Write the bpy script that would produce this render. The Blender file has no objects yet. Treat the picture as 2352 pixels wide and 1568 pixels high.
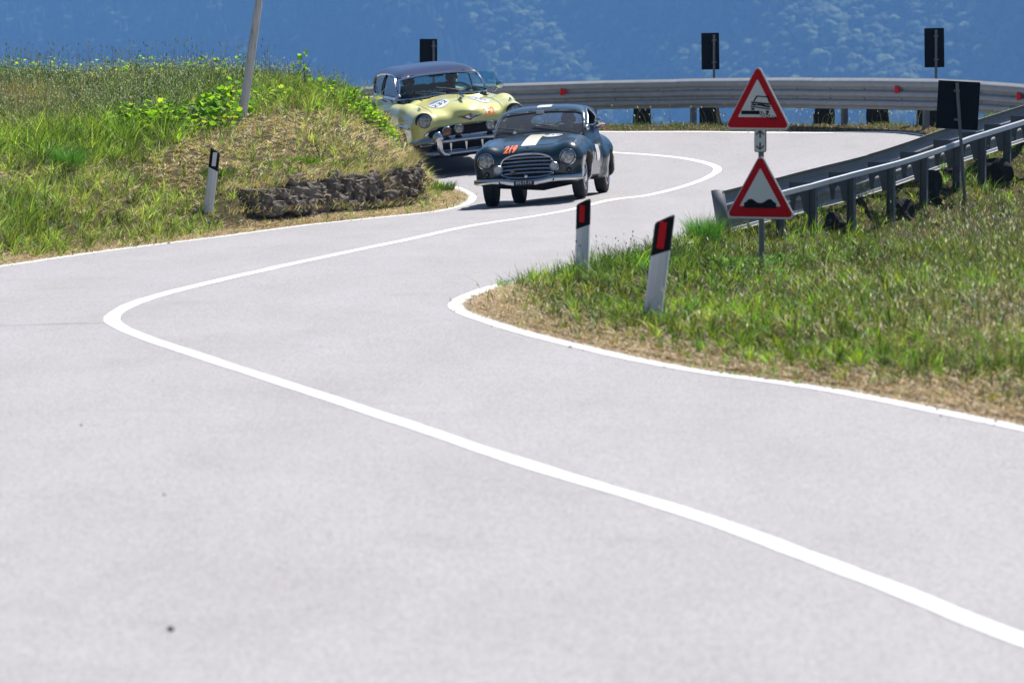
import bpy, bmesh, math, random
import numpy as np
from mathutils import Vector, Matrix

random.seed(7)
rng = np.random.default_rng(7)
scene = bpy.context.scene
COL = scene.collection

# ------------------------------------------------------------------ camera, sky, sun, exposure
F = 9800.0                      # focal length in pixels of a 2352 pixel wide picture (150 mm lens)
CAM_Z = 2.0
PITCH = math.atan(670.0 / F)
cam_data = bpy.data.cameras.new("camera")
cam = bpy.data.objects.new("camera", cam_data)
COL.objects.link(cam)
cam.location = (0, 0, CAM_Z)
cam.rotation_euler = (math.pi / 2 - PITCH, 0, 0)
cam_data.sensor_width = 36.0
cam_data.lens = 150.0
cam_data.clip_start = 0.5
cam_data.clip_end = 20000
cam_data.dof.use_dof = True
cam_data.dof.focus_distance = 57.0
cam_data.dof.aperture_fstop = 5.0
scene.camera = cam

SUN_EL, SUN_AZ = math.radians(60), math.radians(36)      # azimuth from +Y towards +X
world = bpy.data.worlds.new("World")
scene.world = world
world.use_nodes = True
wn = world.node_tree
bg = wn.nodes["Background"]
skyn = wn.nodes.new("ShaderNodeTexSky")
skyn.sky_type = 'NISHITA'
skyn.sun_disc = False
skyn.sun_elevation = SUN_EL
skyn.sun_rotation = SUN_AZ
skyn.altitude = 400
wn.links.new(skyn.outputs[0], bg.inputs[0])
bg.inputs[1].default_value = 0.055
sun_data = bpy.data.lights.new("sun", 'SUN')
sun_data.energy = 5.0
sun_data.angle = math.radians(0.53)
sun_data.color = (1.0, 0.965, 0.91)
sun = bpy.data.objects.new("sun", sun_data)
COL.objects.link(sun)
sdir = Vector((math.sin(SUN_AZ) * math.cos(SUN_EL), math.cos(SUN_AZ) * math.cos(SUN_EL), math.sin(SUN_EL)))
sun.rotation_euler = sdir.to_track_quat('Z', 'Y').to_euler()
sun.location = sdir * 100
vs = scene.view_settings
vs.view_transform = 'Standard'
vs.look = 'None'
vs.gamma = 1.0
vs.exposure = 0.85
vs.use_curve_mapping = False
scene.render.engine = 'CYCLES'
scene.cycles.max_bounces = 8
scene.cycles.transparent_max_bounces = 24
scene.cycles.use_denoising = True
scene.cycles.volume_bounces = 0

# ------------------------------------------------------------------ helpers
def empty(name, loc=(0, 0, 0), rot=(0, 0, 0)):
    o = bpy.data.objects.new(name, None)
    o.empty_display_size = 0.2
    o.location = loc
    o.rotation_euler = rot
    COL.objects.link(o)
    return o

def tag(o, label=None, cat=None, group=None, kind=None):
    if label: o["label"] = label
    if cat: o["category"] = cat
    if group: o["group"] = group
    if kind: o["kind"] = kind
    return o

def mesh_obj(name, verts, faces, mat=None, parent=None, smooth=False):
    me = bpy.data.meshes.new(name)
    me.from_pydata([tuple(map(float, v)) for v in verts], [], [tuple(int(i) for i in f) for f in faces])
    me.update()
    if smooth:
        me.polygons.foreach_set("use_smooth", [True] * len(me.polygons))
    if mat is not None:
        for m in (mat if isinstance(mat, (list, tuple)) else [mat]):
            me.materials.append(m)
    o = bpy.data.objects.new(name, me)
    COL.objects.link(o)
    if parent is not None:
        o.parent = parent
    return o

def fast_mesh(name, V, Fidx, counts, mat=None, parent=None, smooth=False, color=None):
    """V (n,3), Fidx flat loop vertex indices, counts per-face loop counts"""
    me = bpy.data.meshes.new(name)
    V = np.asarray(V, dtype=np.float32)
    Fidx = np.asarray(Fidx, dtype=np.int32).ravel()
    counts = np.asarray(counts, dtype=np.int32)
    me.vertices.add(len(V)); me.vertices.foreach_set("co", V.ravel())
    me.loops.add(len(Fidx)); me.loops.foreach_set("vertex_index", Fidx)
    me.polygons.add(len(counts))
    starts = np.concatenate(([0], np.cumsum(counts)[:-1])).astype(np.int32)
    me.polygons.foreach_set("loop_start", starts)
    if smooth:
        me.polygons.foreach_set("use_smooth", np.ones(len(counts), dtype=bool))
    me.update(calc_edges=True)
    if color is not None:
        a = me.color_attributes.new("tint", 'FLOAT_COLOR', 'POINT')
        c = np.ones((len(V), 4), dtype=np.float32); c[:, :3] = color
        a.data.foreach_set("color", c.ravel())
    if mat is not None:
        for m in (mat if isinstance(mat, (list, tuple)) else [mat]):
            me.materials.append(m)
    o = bpy.data.objects.new(name, me)
    COL.objects.link(o)
    if parent is not None:
        o.parent = parent
    return o

class MB:
    """collects boxes, tubes, lathes into one mesh"""
    def __init__(self): self.v, self.f = [], []
    def add(self, v, f):
        n = len(self.v)
        self.v += [tuple(p) for p in v]; self.f += [tuple(i + n for i in q) for q in f]
        return self
    def box(self, c, s, R=None):
        c = Vector(c); v = []
        for dz in (-1, 1):
            for dx, dy in ((-1, -1), (1, -1), (1, 1), (-1, 1)):
                p = Vector((dx * s[0] / 2, dy * s[1] / 2, dz * s[2] / 2))
                if R is not None: p = R @ p
                v.append(c + p)
        return self.add(v, [(3, 2, 1, 0), (4, 5, 6, 7), (0, 1, 5, 4), (1, 2, 6, 5), (2, 3, 7, 6), (3, 0, 4, 7)])
    def tube(self, pts, r, n=8, cap=True, closed=False):
        pts = [Vector(p) for p in pts]; m = len(pts)
        rr = r if isinstance(r, (list, tuple)) else [r] * m
        v, f = [], []
        ref = None
        for i, p in enumerate(pts):
            a = pts[(i - 1) % m] if (closed or i > 0) else p
            b = pts[(i + 1) % m] if (closed or i < m - 1) else p
            t = (b - a).normalized()
            if ref is None:
                ref = Vector((0, 0, 1)) if abs(t.z) < .9 else Vector((1, 0, 0))
            x = t.cross(ref).normalized(); y = x.cross(t).normalized(); ref = y
            for k in range(n):
                an = 2 * math.pi * k / n
                v.append(p + (x * math.cos(an) + y * math.sin(an)) * rr[i])
        for i in range(m if closed else m - 1):
            j = (i + 1) % m
            for k in range(n):
                k2 = (k + 1) % n
                f.append((i * n + k, i * n + k2, j * n + k2, j * n + k))
        if cap and not closed:
            f.append(tuple(range(n))); f.append(tuple(reversed(range((m - 1) * n, m * n))))
        return self.add(v, f)
    def lathe(self, prof, c, axis='y', n=20, sx=1.0, sz=1.0):
        """prof: list of (r, t) along axis"""
        v, f = [], []
        for r, t in prof:
            for k in range(n):
                an = 2 * math.pi * k / n
                a, b = r * math.cos(an) * sx, r * math.sin(an) * sz
                if axis == 'y': v.append((c[0] + a, c[1] + t, c[2] + b))
                elif axis == 'x': v.append((c[0] + t, c[1] + a, c[2] + b))
                else: v.append((c[0] + a, c[1] + b, c[2] + t))
        for i in range(len(prof) - 1):
            for k in range(n):
                k2 = (k + 1) % n
                f.append((i * n + k, i * n + k2, (i + 1) * n + k2, (i + 1) * n + k))
        f.append(tuple(range(n))); f.append(tuple(reversed(range((len(prof) - 1) * n, len(prof) * n))))
        return self.add(v, f)
    def prism(self, poly, t, M=None):
        """polygon in the xz plane, extruded from y=0 to y=t"""
        n = len(poly)
        v = [Vector((x, 0, z)) for x, z in poly] + [Vector((x, t, z)) for x, z in poly]
        if M is not None: v = [M @ p for p in v]
        f = [tuple(range(n)), tuple(reversed(range(n, 2 * n)))]
        for i in range(n):
            j = (i + 1) % n
            f.append((i, i + n, j + n, j))
        return self.add(v, f)
    def build(self, name, mat=None, parent=None, smooth=False, bevel=0.0):
        o = mesh_obj(name, self.v, self.f, mat, parent, smooth)
        bm = bmesh.new(); bm.from_mesh(o.data)
        bmesh.ops.recalc_face_normals(bm, faces=bm.faces)
        if bevel:
            bmesh.ops.bevel(bm, geom=[e for e in bm.edges if len(e.link_faces) == 2 and e.calc_face_angle(0) > 0.5], offset=bevel, segments=2, affect='EDGES', profile=0.6)
        bm.to_mesh(o.data); bm.free()
        if smooth:
            try:
                o.data.set_sharp_from_angle(angle=math.radians(40))
            except Exception:
                pass
        return o

# ---- materials
def nmat(name):
    m = bpy.data.materials.new(name); m.use_nodes = True
    nt = m.node_tree
    b = nt.nodes["Principled BSDF"]
    return m, nt, b, nt.nodes["Material Output"]

def setp(b, **k):
    names = {'color': 'Base Color', 'rough': 'Roughness', 'metal': 'Metallic', 'spec': 'Specular IOR Level', 'coat': 'Coat Weight', 'coatr': 'Coat Roughness', 'trans': 'Transmission Weight', 'alpha': 'Alpha', 'ior': 'IOR'}
    for q, v in k.items():
        i = b.inputs[names[q]]
        i.default_value = (*v, 1) if q == 'color' else v

def simple(name, color, rough=0.5, metal=0.0, noise=0.0, nscale=8.0, bump=0.0, bscale=40.0, **kw):
    m, nt, b, out = nmat(name)
    setp(b, color=color, rough=rough, metal=metal, **kw)
    tc = nt.nodes.new("ShaderNodeTexCoord")
    if noise > 0:
        n = nt.nodes.new("ShaderNodeTexNoise"); n.inputs['Scale'].default_value = nscale; n.inputs['Detail'].default_value = 6
        nt.links.new(tc.outputs['Object'], n.inputs['Vector'])
        r = nt.nodes.new("ShaderNodeMix"); r.data_type = 'RGBA'
        lo = [max(0, c * (1 - noise)) for c in color]; hi = [min(1, c * (1 + noise)) for c in color]
        r.inputs[6].default_value = (*lo, 1); r.inputs[7].default_value = (*hi, 1)
        nt.links.new(n.outputs['Fac'], r.inputs[0]); nt.links.new(r.outputs[2], b.inputs['Base Color'])
    if bump > 0:
        n2 = nt.nodes.new("ShaderNodeTexNoise"); n2.inputs['Scale'].default_value = bscale; n2.inputs['Detail'].default_value = 5
        nt.links.new(tc.outputs['Object'], n2.inputs['Vector'])
        bp = nt.nodes.new("ShaderNodeBump"); bp.inputs['Strength'].default_value = bump; bp.inputs['Distance'].default_value = 0.02
        nt.links.new(n2.outputs['Fac'], bp.inputs['Height']); nt.links.new(bp.outputs[0], b.inputs['Normal'])
    return m

def ramp(nt, fac, stops):
    r = nt.nodes.new("ShaderNodeValToRGB")
    el = r.color_ramp.elements
    while len(el) < len(stops): el.new(0.5)
    for e, (p, c) in zip(el, stops):
        e.position = p; e.color = (*c, 1)
    nt.links.new(fac, r.inputs[0])
    return r.outputs[0]

def noise_node(nt, vec, scale, detail=5, rough=0.55):
    n = nt.nodes.new("ShaderNodeTexNoise")
    n.inputs['Scale'].default_value = scale; n.inputs['Detail'].default_value = detail; n.inputs['Roughness'].default_value = rough
    nt.links.new(vec, n.inputs['Vector'])
    return n.outputs['Fac']

def mixc(nt, fac, a, b, mode='MIX'):
    r = nt.nodes.new("ShaderNodeMix"); r.data_type = 'RGBA'; r.blend_type = mode
    for sock, v in ((r.inputs[0], fac), (r.inputs[6], a), (r.inputs[7], b)):
        if isinstance(v, (int, float)): sock.default_value = v
        elif isinstance(v, tuple): sock.default_value = (*v, 1)
        else: nt.links.new(v, sock)
    return r.outputs[2]

# ------------------------------------------------------------------ survey: pixel + distance -> place
CA, SA = math.cos(PITCH), math.sin(PITCH)
def ray(u, v):
    a = (np.asarray(u, float) - 1176) / F; b = (784 - np.asarray(v, float)) / F
    return np.stack([a, CA + b * SA, -SA + b * CA], -1)
def at(u, v, d):
    r = ray(u, v); t = np.asarray(d, float) / r[..., 1]
    return r * t[..., None] + np.array([0, 0, CAM_Z])
def project(P):
    P = np.asarray(P, float); q = P - np.array([0, 0, CAM_Z])
    dep = q[..., 1] * CA - q[..., 2] * SA
    up = q[..., 1] * SA + q[..., 2] * CA
    return 1176 + F * q[..., 0] / dep, 784 - F * up / dep

YS = 0.45
class TPS:
    def __init__(self, pts, vals, reg=1e-3):
        self.p = np.array(pts, float) * [1, YS]; n = len(pts)
        K = self.k(self.p, self.p) + reg * np.eye(n)
        Pm = np.c_[np.ones(n), self.p]
        A = np.zeros((n + 3, n + 3)); A[:n, :n] = K; A[:n, n:] = Pm; A[n:, :n] = Pm.T
        self.w = np.linalg.solve(A, np.r_[vals, 0, 0, 0])
    @staticmethod
    def k(a, b):
        r2 = ((a[:, None] - b[None]) ** 2).sum(-1)
        return np.where(r2 > 1e-12, r2 * np.log(np.maximum(r2, 1e-12)) * .5, 0)
    def __call__(self, x, y):
        x = np.asarray(x, float); sh = x.shape
        q = np.c_[x.ravel(), np.asarray(y, float).ravel() * YS]
        out = np.empty(len(q))
        for i in range(0, len(q), 20000):
            c = q[i:i + 20000]
            out[i:i + 20000] = self.k(c, self.p) @ self.w[:-3] + self.w[-3] + c @ self.w[-2:]
        return out.reshape(sh)

near_px = [(2352, 1568), (1176, 1568), (0, 1568), (2352, 1300), (0, 1250), (1176, 1200), (2352, 985), (1700, 870), (1176, 900), (250, 740), (0, 900), (1040, 705), (600, 760)]
ctrl = []
for (u, v) in near_px:
    r = ray(u, v); t = -CAM_Z / r[2]; ctrl.append((r[0] * t, r[1] * t, 0.0))
for (u, v, d) in [(0, 612, 41.5), (490, 545, 49), (850, 500, 54), (1000, 485, 56.5), (1090, 455, 60), (1000, 420, 65),
                  (650, 605, 40.7), (900, 558, 45.5), (1100, 516, 51.5), (1340, 475, 55.5), (1480, 450, 58), (1580, 425, 60.5), (1650, 390, 64),
                  (1600, 372, 66.5), (1400, 350, 69.5), (1121, 475, 57.3), (1332, 455, 57.1), (1178, 468, 59.6), (1380, 443, 59.4),
                  (955, 400, 68), (1165, 383, 67.6), (1037, 357, 70.8), (1390, 303, 74), (1600, 303, 72.5), (1900, 305, 69.8), (2100, 308, 68), (1357, 612, 40.1)]:
    p = at(u, v, d); ctrl.append(tuple(p))
ctrl += [(2.3, 51, -.12), (1.5, 45, -.08), (3.6, 55, -.06), (4.5, 57.3, -.02), (5.9, 61, .14), (7.0, 64.3, .33), (7.3, 66.5, .47),
         (-4, 80, .52), (-9, 84, .55), (-5, 76, .36), (-3.4, 73, .27), (5, 2, 0), (-8, 5, 0), (10, 12, 0), (-10, 25, -.02), (-14, 45, -.1), (-14, 62, -.1), (8, 30, .02), (14, 60, .3)]
ctrl = np.array(ctrl)
Zroad = TPS(ctrl[:, :2], ctrl[:, 2], 2e-3)

def hit(u, v, Zf=None, dmax=110.0):
    """where the line of sight through a pixel meets the road surface field"""
    Zf = Zf or Zroad
    r = ray(u, v)
    ds = np.linspace(8, dmax, 700)
    t = ds / r[1]; P = r[None] * t[:, None] + np.array([0, 0, CAM_Z])
    g = P[:, 2] - Zf(P[:, 0], P[:, 1])
    idx = np.where(g < 0)[0]
    if len(idx) == 0: return P[-1]
    i = max(idx[0], 1)
    a, b = ds[i - 1], ds[i]; ga, gb = g[i - 1], g[i]
    d = a + (b - a) * ga / (ga - gb)
    t = d / r[1]; p = r * t + np.array([0, 0, CAM_Z]); p[2] = Zf(np.array([p[0]]), np.array([p[1]]))[0]
    return p

def catmull(pts, step=0.15):
    pts = [np.array(p[:2], float) for p in pts]
    P = [2 * pts[0] - pts[1]] + pts + [2 * pts[-1] - pts[-2]]
    out = []
    for i in range(1, len(P) - 2):
        p0, p1, p2, p3 = P[i - 1:i + 3]
        def tj(ti, a, b): return ti + max(np.linalg.norm(b - a), 1e-6) ** .5
        t0 = 0; t1 = tj(t0, p0, p1); t2 = tj(t1, p1, p2); t3 = tj(t2, p2, p3)
        n = max(2, int(np.linalg.norm(p2 - p1) / step))
        for k in range(n):
            t = t1 + (t2 - t1) * k / n
            A1 = (t1 - t) / (t1 - t0) * p0 + (t - t0) / (t1 - t0) * p1
            A2 = (t2 - t) / (t2 - t1) * p1 + (t - t1) / (t2 - t1) * p2
            A3 = (t3 - t) / (t3 - t2) * p2 + (t - t2) / (t3 - t2) * p3
            B1 = (t2 - t) / (t2 - t0) * A1 + (t - t0) / (t2 - t0) * A2
            B2 = (t3 - t) / (t3 - t1) * A2 + (t - t1) / (t3 - t1) * A3
            out.append((t2 - t) / (t2 - t1) * B1 + (t - t1) / (t2 - t1) * B2)
    out.append(pts[-1])
    out = np.array(out)
    # even resampling
    s = np.r_[0, np.cumsum(np.linalg.norm(np.diff(out, axis=0), axis=1))]
    q = np.linspace(0, s[-1], max(3, int(s[-1] / step)))
    return np.c_[np.interp(q, s, out[:, 0]), np.interp(q, s, out[:, 1])]

def pxs(lst): return [hit(u, v)[:2] for u, v in lst]

center_line = catmull([(9, -6), (5.4, 3), (3.3, 9)] + pxs([(2352, 1470), (2000, 1332), (1600, 1185), (1200, 1063), (900, 962), (650, 880), (450, 815), (340, 778), (278, 752), (256, 733), (285, 708), (360, 680), (500, 645), (700, 600), (900, 558), (1100, 516), (1340, 475), (1480, 450), (1580, 425), (1632, 404), (1648, 388), (1615, 373), (1555, 362), (1480, 355), (1400, 350)]) + [(0.3, 72.3), (-2.2, 76.2), (-5.5, 79.5), (-11, 82)])
left_line = catmull([(5.5, -8), (2, 1.5), (-.2, 8), (-2.6, 16), (-5.2, 25), (-6.3, 32), (-5.9, 37)] + pxs([(0, 612), (240, 577), (490, 546), (700, 518), (850, 502), (1000, 486), (1055, 474), (1084, 457), (1075, 443), (1045, 430), (1000, 420)]) + [(-2.0, 68.6), (-3.6, 71.6), (-6.5, 75), (-11, 78)])
right_line = catmull([(13, -5), (8.6, 5), (5.4, 13)] + pxs([(2352, 985), (2200, 954), (1900, 895), (1560, 845), (1250, 776), (1110, 735), (1060, 716), (1046, 702), (1062, 687), (1095, 672), (1130, 660)]) + [(.3, 38), (.95, 41.5), (1.6, 45.5), (2.25, 50), (3.3, 54), (4.5, 57.4), (5.8, 60.8), (6.9, 64), (7.25, 66.2)] + pxs([(2100, 308), (1900, 305), (1600, 303), (1390, 303)]) + [(-1.2, 77.2), (-5, 81.5), (-11, 85)])

def normals2(pl):
    t = np.gradient(pl, axis=0); t /= np.linalg.norm(t, axis=1)[:, None] + 1e-9
    return np.c_[-t[:, 1], t[:, 0]]

# road polygon used to know where the ground is asphalt
road_poly = np.r_[left_line, right_line[::-1]]
def inside_poly(x, y, poly):
    x = np.asarray(x).ravel(); y = np.asarray(y).ravel()
    c = np.zeros(len(x), bool)
    x1, y1 = poly[:, 0], poly[:, 1]; x2, y2 = np.roll(x1, -1), np.roll(y1, -1)
    for a, b, e, d in zip(x1, y1, x2, y2):
        if b == d: continue
        m = (b > y) != (d > y)
        c ^= m & (x < (e - a) * (y - b) / (d - b) + a)
    return c
edges_pts = np.r_[left_line, right_line]
def edge_dist(x, y):
    q = np.c_[np.asarray(x).ravel(), np.asarray(y).ravel()]
    out = np.empty(len(q))
    e2 = (edges_pts ** 2).sum(1)
    for i in range(0, len(q), 20000):
        c = q[i:i + 20000]
        out[i:i + 20000] = np.sqrt(np.maximum(((c ** 2).sum(1)[:, None] + e2[None] - 2 * c @ edges_pts.T).min(1), 0))
    s = np.where(inside_poly(q[:, 0], q[:, 1], road_poly), -1, 1)
    return (out * s).reshape(np.shape(x))

# ------------------------------------------------------------------ ground heights beside the road
gctl = []
for (u, v, d) in [(480, 482, 51.3), (545, 432, 52.0), (760, 408, 54.6), (900, 392, 57.2), (970, 382, 59.0),
                  (555, 270, 57), (760, 330, 57), (760, 262, 59.5), (740, 222, 62), (900, 335, 60), (955, 365, 60), (870, 285, 61.3), (830, 240, 62.3),
                  (0, 480, 46), (0, 550, 43.6), (0, 330, 51.5), (250, 490, 48.3), (250, 420, 50.4), (250, 335, 53.4), (250, 300, 55), (0, 225, 58), (250, 230, 60), (400, 380, 53),
                  (0, 190, 63), (300, 195, 63.5), (550, 200, 63.5), (680, 208, 63.2), (640, 330, 55.5)]:
    gctl.append(tuple(at(u, v, d)))
gctl += [(-14, 50, 1.1), (-16, 60, 1.5), (-12, 70, 1.2), (-14, 38, .4), (-9, 36, .15), (-6, 69, .75), (-2.6, 66.2, .45), (-9, 28, .05), (-20, 45, 1.5), (-22, 70, 1.6), (-7, 20, 0)]
for (u, v, d) in [(1500, 738, 30.4), (1752, 616, 36.5), (1336, 618, 37.4), (2352, 700, 31), (2352, 560, 40), (2000, 625, 42), (1809, 540, 51.0), (1909, 520, 52.2), (1992, 514, 53.1), (2068, 474, 54.2), (2138, 447, 55.2), (2264, 424, 57), (2335, 405, 58.4), (2000, 800, 27.5), (1700, 700, 33)]:
    gctl.append(tuple(at(u, v, d)))
for (u, v, d) in [(1789, 407, 51.6), (1879, 384, 52.5), (1985, 356, 53.5), (2075, 332, 54.6), (2164, 300, 56.0), (2264, 270, 57.6), (2360, 240, 59.5)]:
    p = at(u, v, d); gctl.append((p[0], p[1], p[2] - .55)); gctl.append((p[0] - .25, p[1] + .1, p[2] - .56))
gctl += [(12, 62, .0), (12, 45, .0), (12, 25, .1), (20, 60, -.6), (20, 30, 0), (11, 70, .3)]
gctl = np.array(gctl)
Zbank = TPS(gctl[:, :2], gctl[:, 2], 3e-3)

wall_path = catmull([at(u, v, d)[:2] for u, v, d in [(510, 492, 50.6), (545, 490, 51.2), (650, 491, 52.4), (760, 490, 54.0), (860, 482, 55.6), (930, 473, 57.2), (966, 467, 58.6)]] + [(-1.36, 60.0), (-1.75, 61.2)], .05)
wall_len = np.r_[0, np.cumsum(np.linalg.norm(np.diff(wall_path, axis=0), axis=1))]
def wall_base(s): return np.interp(s, [0, .8, 3, 5, 7, 10], [.16, .15, .09, .05, .03, .03])
def wall_frame(x, y):
    q = np.c_[np.ravel(x), np.ravel(y)]; n = normals2(wall_path)
    out_w = np.full(len(q), 9.0); out_s = np.zeros(len(q))
    near = (q[:, 0] > -7) & (q[:, 0] < 1) & (q[:, 1] > 48) & (q[:, 1] < 64)
    if near.any():
        c = q[near]; d2 = ((c[:, None] - wall_path[None]) ** 2).sum(-1); j = d2.argmin(1)
        out_w[near] = ((c - wall_path[j]) * n[j]).sum(1); out_s[near] = wall_len[j]
        far_ = np.sqrt(d2.min(1)) > 2.5
        w = out_w[near]; w[far_] = 9; out_w[near] = w
    return out_w.reshape(np.shape(x)), out_s.reshape(np.shape(x))

def sstep(a, b, t):
    q = np.clip((t - a) / (b - a), 0, 1); return q * q * (3 - 2 * q)

def vnoise(x, y, seed=0):
    """cheap smooth noise in -1..1"""
    r = np.random.default_rng(seed); out = 0
    for k in range(7):
        a = r.uniform(0, 2 * math.pi); f = r.uniform(.6, 1.7); ph = r.uniform(0, 6.28)
        out = out + np.sin((x * math.cos(a) + y * math.sin(a)) * f + ph + 1.3 * np.sin((y * math.cos(a) - x * math.sin(a)) * f * .7 + ph * 2))
    return out / 7 * 1.6

def Zground(x, y, ed=None):
    x = np.asarray(x, float); y = np.asarray(y, float)
    if ed is None: ed = edge_dist(x, y)
    zr = Zroad(x, y); zb = Zbank(x, y)
    # far and right of the hairpin the land falls away behind the guardrail
    outer = (y > 66) & (x > -12)
    leftside = x < np.interp(y, [0, 33, 41, 52, 60, 68, 72, 76, 80], [6, -2.8, -2.2, -.6, .6, .4, -.6, -3, -6])
    wgt = np.where(leftside, sstep(.12, 1.2, ed), sstep(.1, .75, ed))
    z = np.where(leftside, zr + wgt * (zb - zr), zr + wgt * (zb - zr))
    ww, ws = wall_frame(x, y)
    zlow = zr + (.03 + wall_base(ws)) * sstep(.1, .9, ed)
    tw = sstep(.02, .22, ww)
    endf = sstep(.0, .9, ws) * (1 - sstep(wall_len[-1] - .8, wall_len[-1] - .1, ws)) * (ww < 2.4)
    zw = zlow * (1 - tw) + np.where(ww > .02, zr + sstep(.0, .1, ww) * (zb - zr), zlow) * tw
    z = np.where(leftside, z * (1 - endf) + zw * endf, z)
    far = (~leftside) & (y > 64.5) | ((x > 7) & (y > 62))
    zf = zr + .05 * sstep(.15, .6, ed) - .22 * np.maximum(ed - .75, 0)
    z = np.where(far, zf, z)
    z = z - np.where(far | (~leftside & (y > 58)), .55 * np.maximum(ed - 2.2, 0), 0)
    bump = .035 * vnoise(x * 2.2, y * 2.2, 3) + .05 * vnoise(x * .8, y * .8, 5)
    z = z + bump * sstep(.3, 1.5, ed)
    z = np.where(ed < 0, zr - .05 * sstep(0, .4, -ed) - .012, z - .012 * (ed < .2))
    return z

# ------------------------------------------------------------------ setting materials
def asphalt_mat():
    m, nt, b, out = nmat("worn_asphalt")
    tc = nt.nodes.new("ShaderNodeTexCoord").outputs['Object']
    big = noise_node(nt, tc, .35, 4)
    mp = nt.nodes.new("ShaderNodeMapping"); mp.inputs['Scale'].default_value = (.9, .22, 1)
    nt.links.new(tc, mp.inputs[0])
    streak = noise_node(nt, mp.outputs[0], 1.3, 5)
    c = mixc(nt, big, (.286, .270, .270), (.322, .306, .309))
    c = mixc(nt, ramp(nt, streak, [(.35, (0, 0, 0)), (.7, (1, 1, 1))]), c, (.334, .319, .324))
    pt_ = noise_node(nt, tc, .9, 6, .65)
    c = mixc(nt, ramp(nt, pt_, [(.56, (0, 0, 0)), (.72, (.30, .30, .30))]), c, (.235, .222, .218))
    fine = noise_node(nt, tc, 45, 3, .8)
    vor = nt.nodes.new("ShaderNodeTexVoronoi"); vor.inputs['Scale'].default_value = 95
    nt.links.new(tc, vor.inputs['Vector'])
    agg = ramp(nt, vor.outputs['Color'], [(.25, (.72, .72, .72)), (.6, (1.08, 1.08, 1.08))])
    c = mixc(nt, 1.0, c, agg, 'MULTIPLY')
    c = mixc(nt, ramp(nt, fine, [(.30, (.8, .8, .8)), (.46, (1, 1, 1))]), (.21, .20, .196), c)
    # coarse dark aggregate pits
    mid = noise_node(nt, tc, 16, 6, .75)
    c = mixc(nt, ramp(nt, mid, [(.64, (0, 0, 0)), (.74, (.30, .30, .30))]), c, (.19, .18, .18))
    nt.links.new(c, b.inputs['Base Color'])
    setp(b, rough=.9, spec=.25)
    bp = nt.nodes.new("ShaderNodeBump"); bp.inputs['Strength'].default_value = .55; bp.inputs['Distance'].default_value = .006
    nt.links.new(fine, bp.inputs['Height']); nt.links.new(bp.outputs[0], b.inputs['Normal'])
    return m

def paint_mat():
    m, nt, b, out = nmat("road_paint")
    tc = nt.nodes.new("ShaderNodeTexCoord").outputs['Object']
    n = noise_node(nt, tc, 14, 8, .8)
    n2 = noise_node(nt, tc, 2.2, 3)
    c = mixc(nt, n2, (.60, .60, .62), (.74, .74, .75))
    wear = ramp(nt, n, [(.58, (0, 0, 0)), (.72, (.75, .75, .75))])
    c = mixc(nt, wear, c, (.40, .385, .39))
    nt.links.new(c, b.inputs['Base Color'])
    setp(b, rough=.75, spec=.3)
    return m

def soil_mat():
    m, nt, b, out = nmat("dry_soil")
    tc = nt.nodes.new("ShaderNodeTexCoord").outputs['Object']
    n = noise_node(nt, tc, 3, 8, .7)
    n2 = noise_node(nt, tc, 30, 5, .7)
    c = ramp(nt, n, [(.3, (.030, .028, .013)), (.5, (.062, .052, .026)), (.7, (.040, .045, .016))])
    c = mixc(nt, ramp(nt, n2, [(.5, (0, 0, 0)), (.75, (.7, .7, .7))]), c, (.24, .18, .105))
    nt.links.new(c, b.inputs['Base Color']); setp(b, rough=1.0, spec=.1)
    bp = nt.nodes.new("ShaderNodeBump"); bp.inputs['Strength'].default_value = 1; bp.inputs['Distance'].default_value = .03
    nt.links.new(n2, bp.inputs['Height']); nt.links.new(bp.outputs[0], b.inputs['Normal'])
    return m

M_ASPHALT, M_PAINT, M_SOIL = asphalt_mat(), paint_mat(), soil_mat()

# ------------------------------------------------------------------ ground sheet
gx = np.r_[np.linspace(-70, -16, 28)[:-1], np.linspace(-16, 14, 151)[:-1], np.linspace(14, 70, 29)]
gy = np.r_[np.linspace(-30, 12, 22)[:-1], np.linspace(12, 92, 401)[:-1], np.linspace(92, 150, 40)]
GX, GY = np.meshgrid(gx, gy)
GE = edge_dist(GX, GY)
GZ = Zground(GX, GY, GE)
GZ = np.clip(GZ, -40, 3.5)
GZ -= .5 * np.maximum(GY - 88, 0) * (GX > -30)
nx, ny = len(gx), len(gy)
I = np.arange(nx * ny).reshape(ny, nx)
quads = np.stack([I[:-1, :-1], I[:-1, 1:], I[1:, 1:], I[1:, :-1]], -1).reshape(-1, 4)
ground = fast_mesh("ground", np.c_[GX.ravel(), GY.ravel(), GZ.ravel()], quads, np.full(len(quads), 4), M_SOIL, smooth=True)
tag(ground, "dry brown earth of the banks and verges beside the road", kind="structure")

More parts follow.
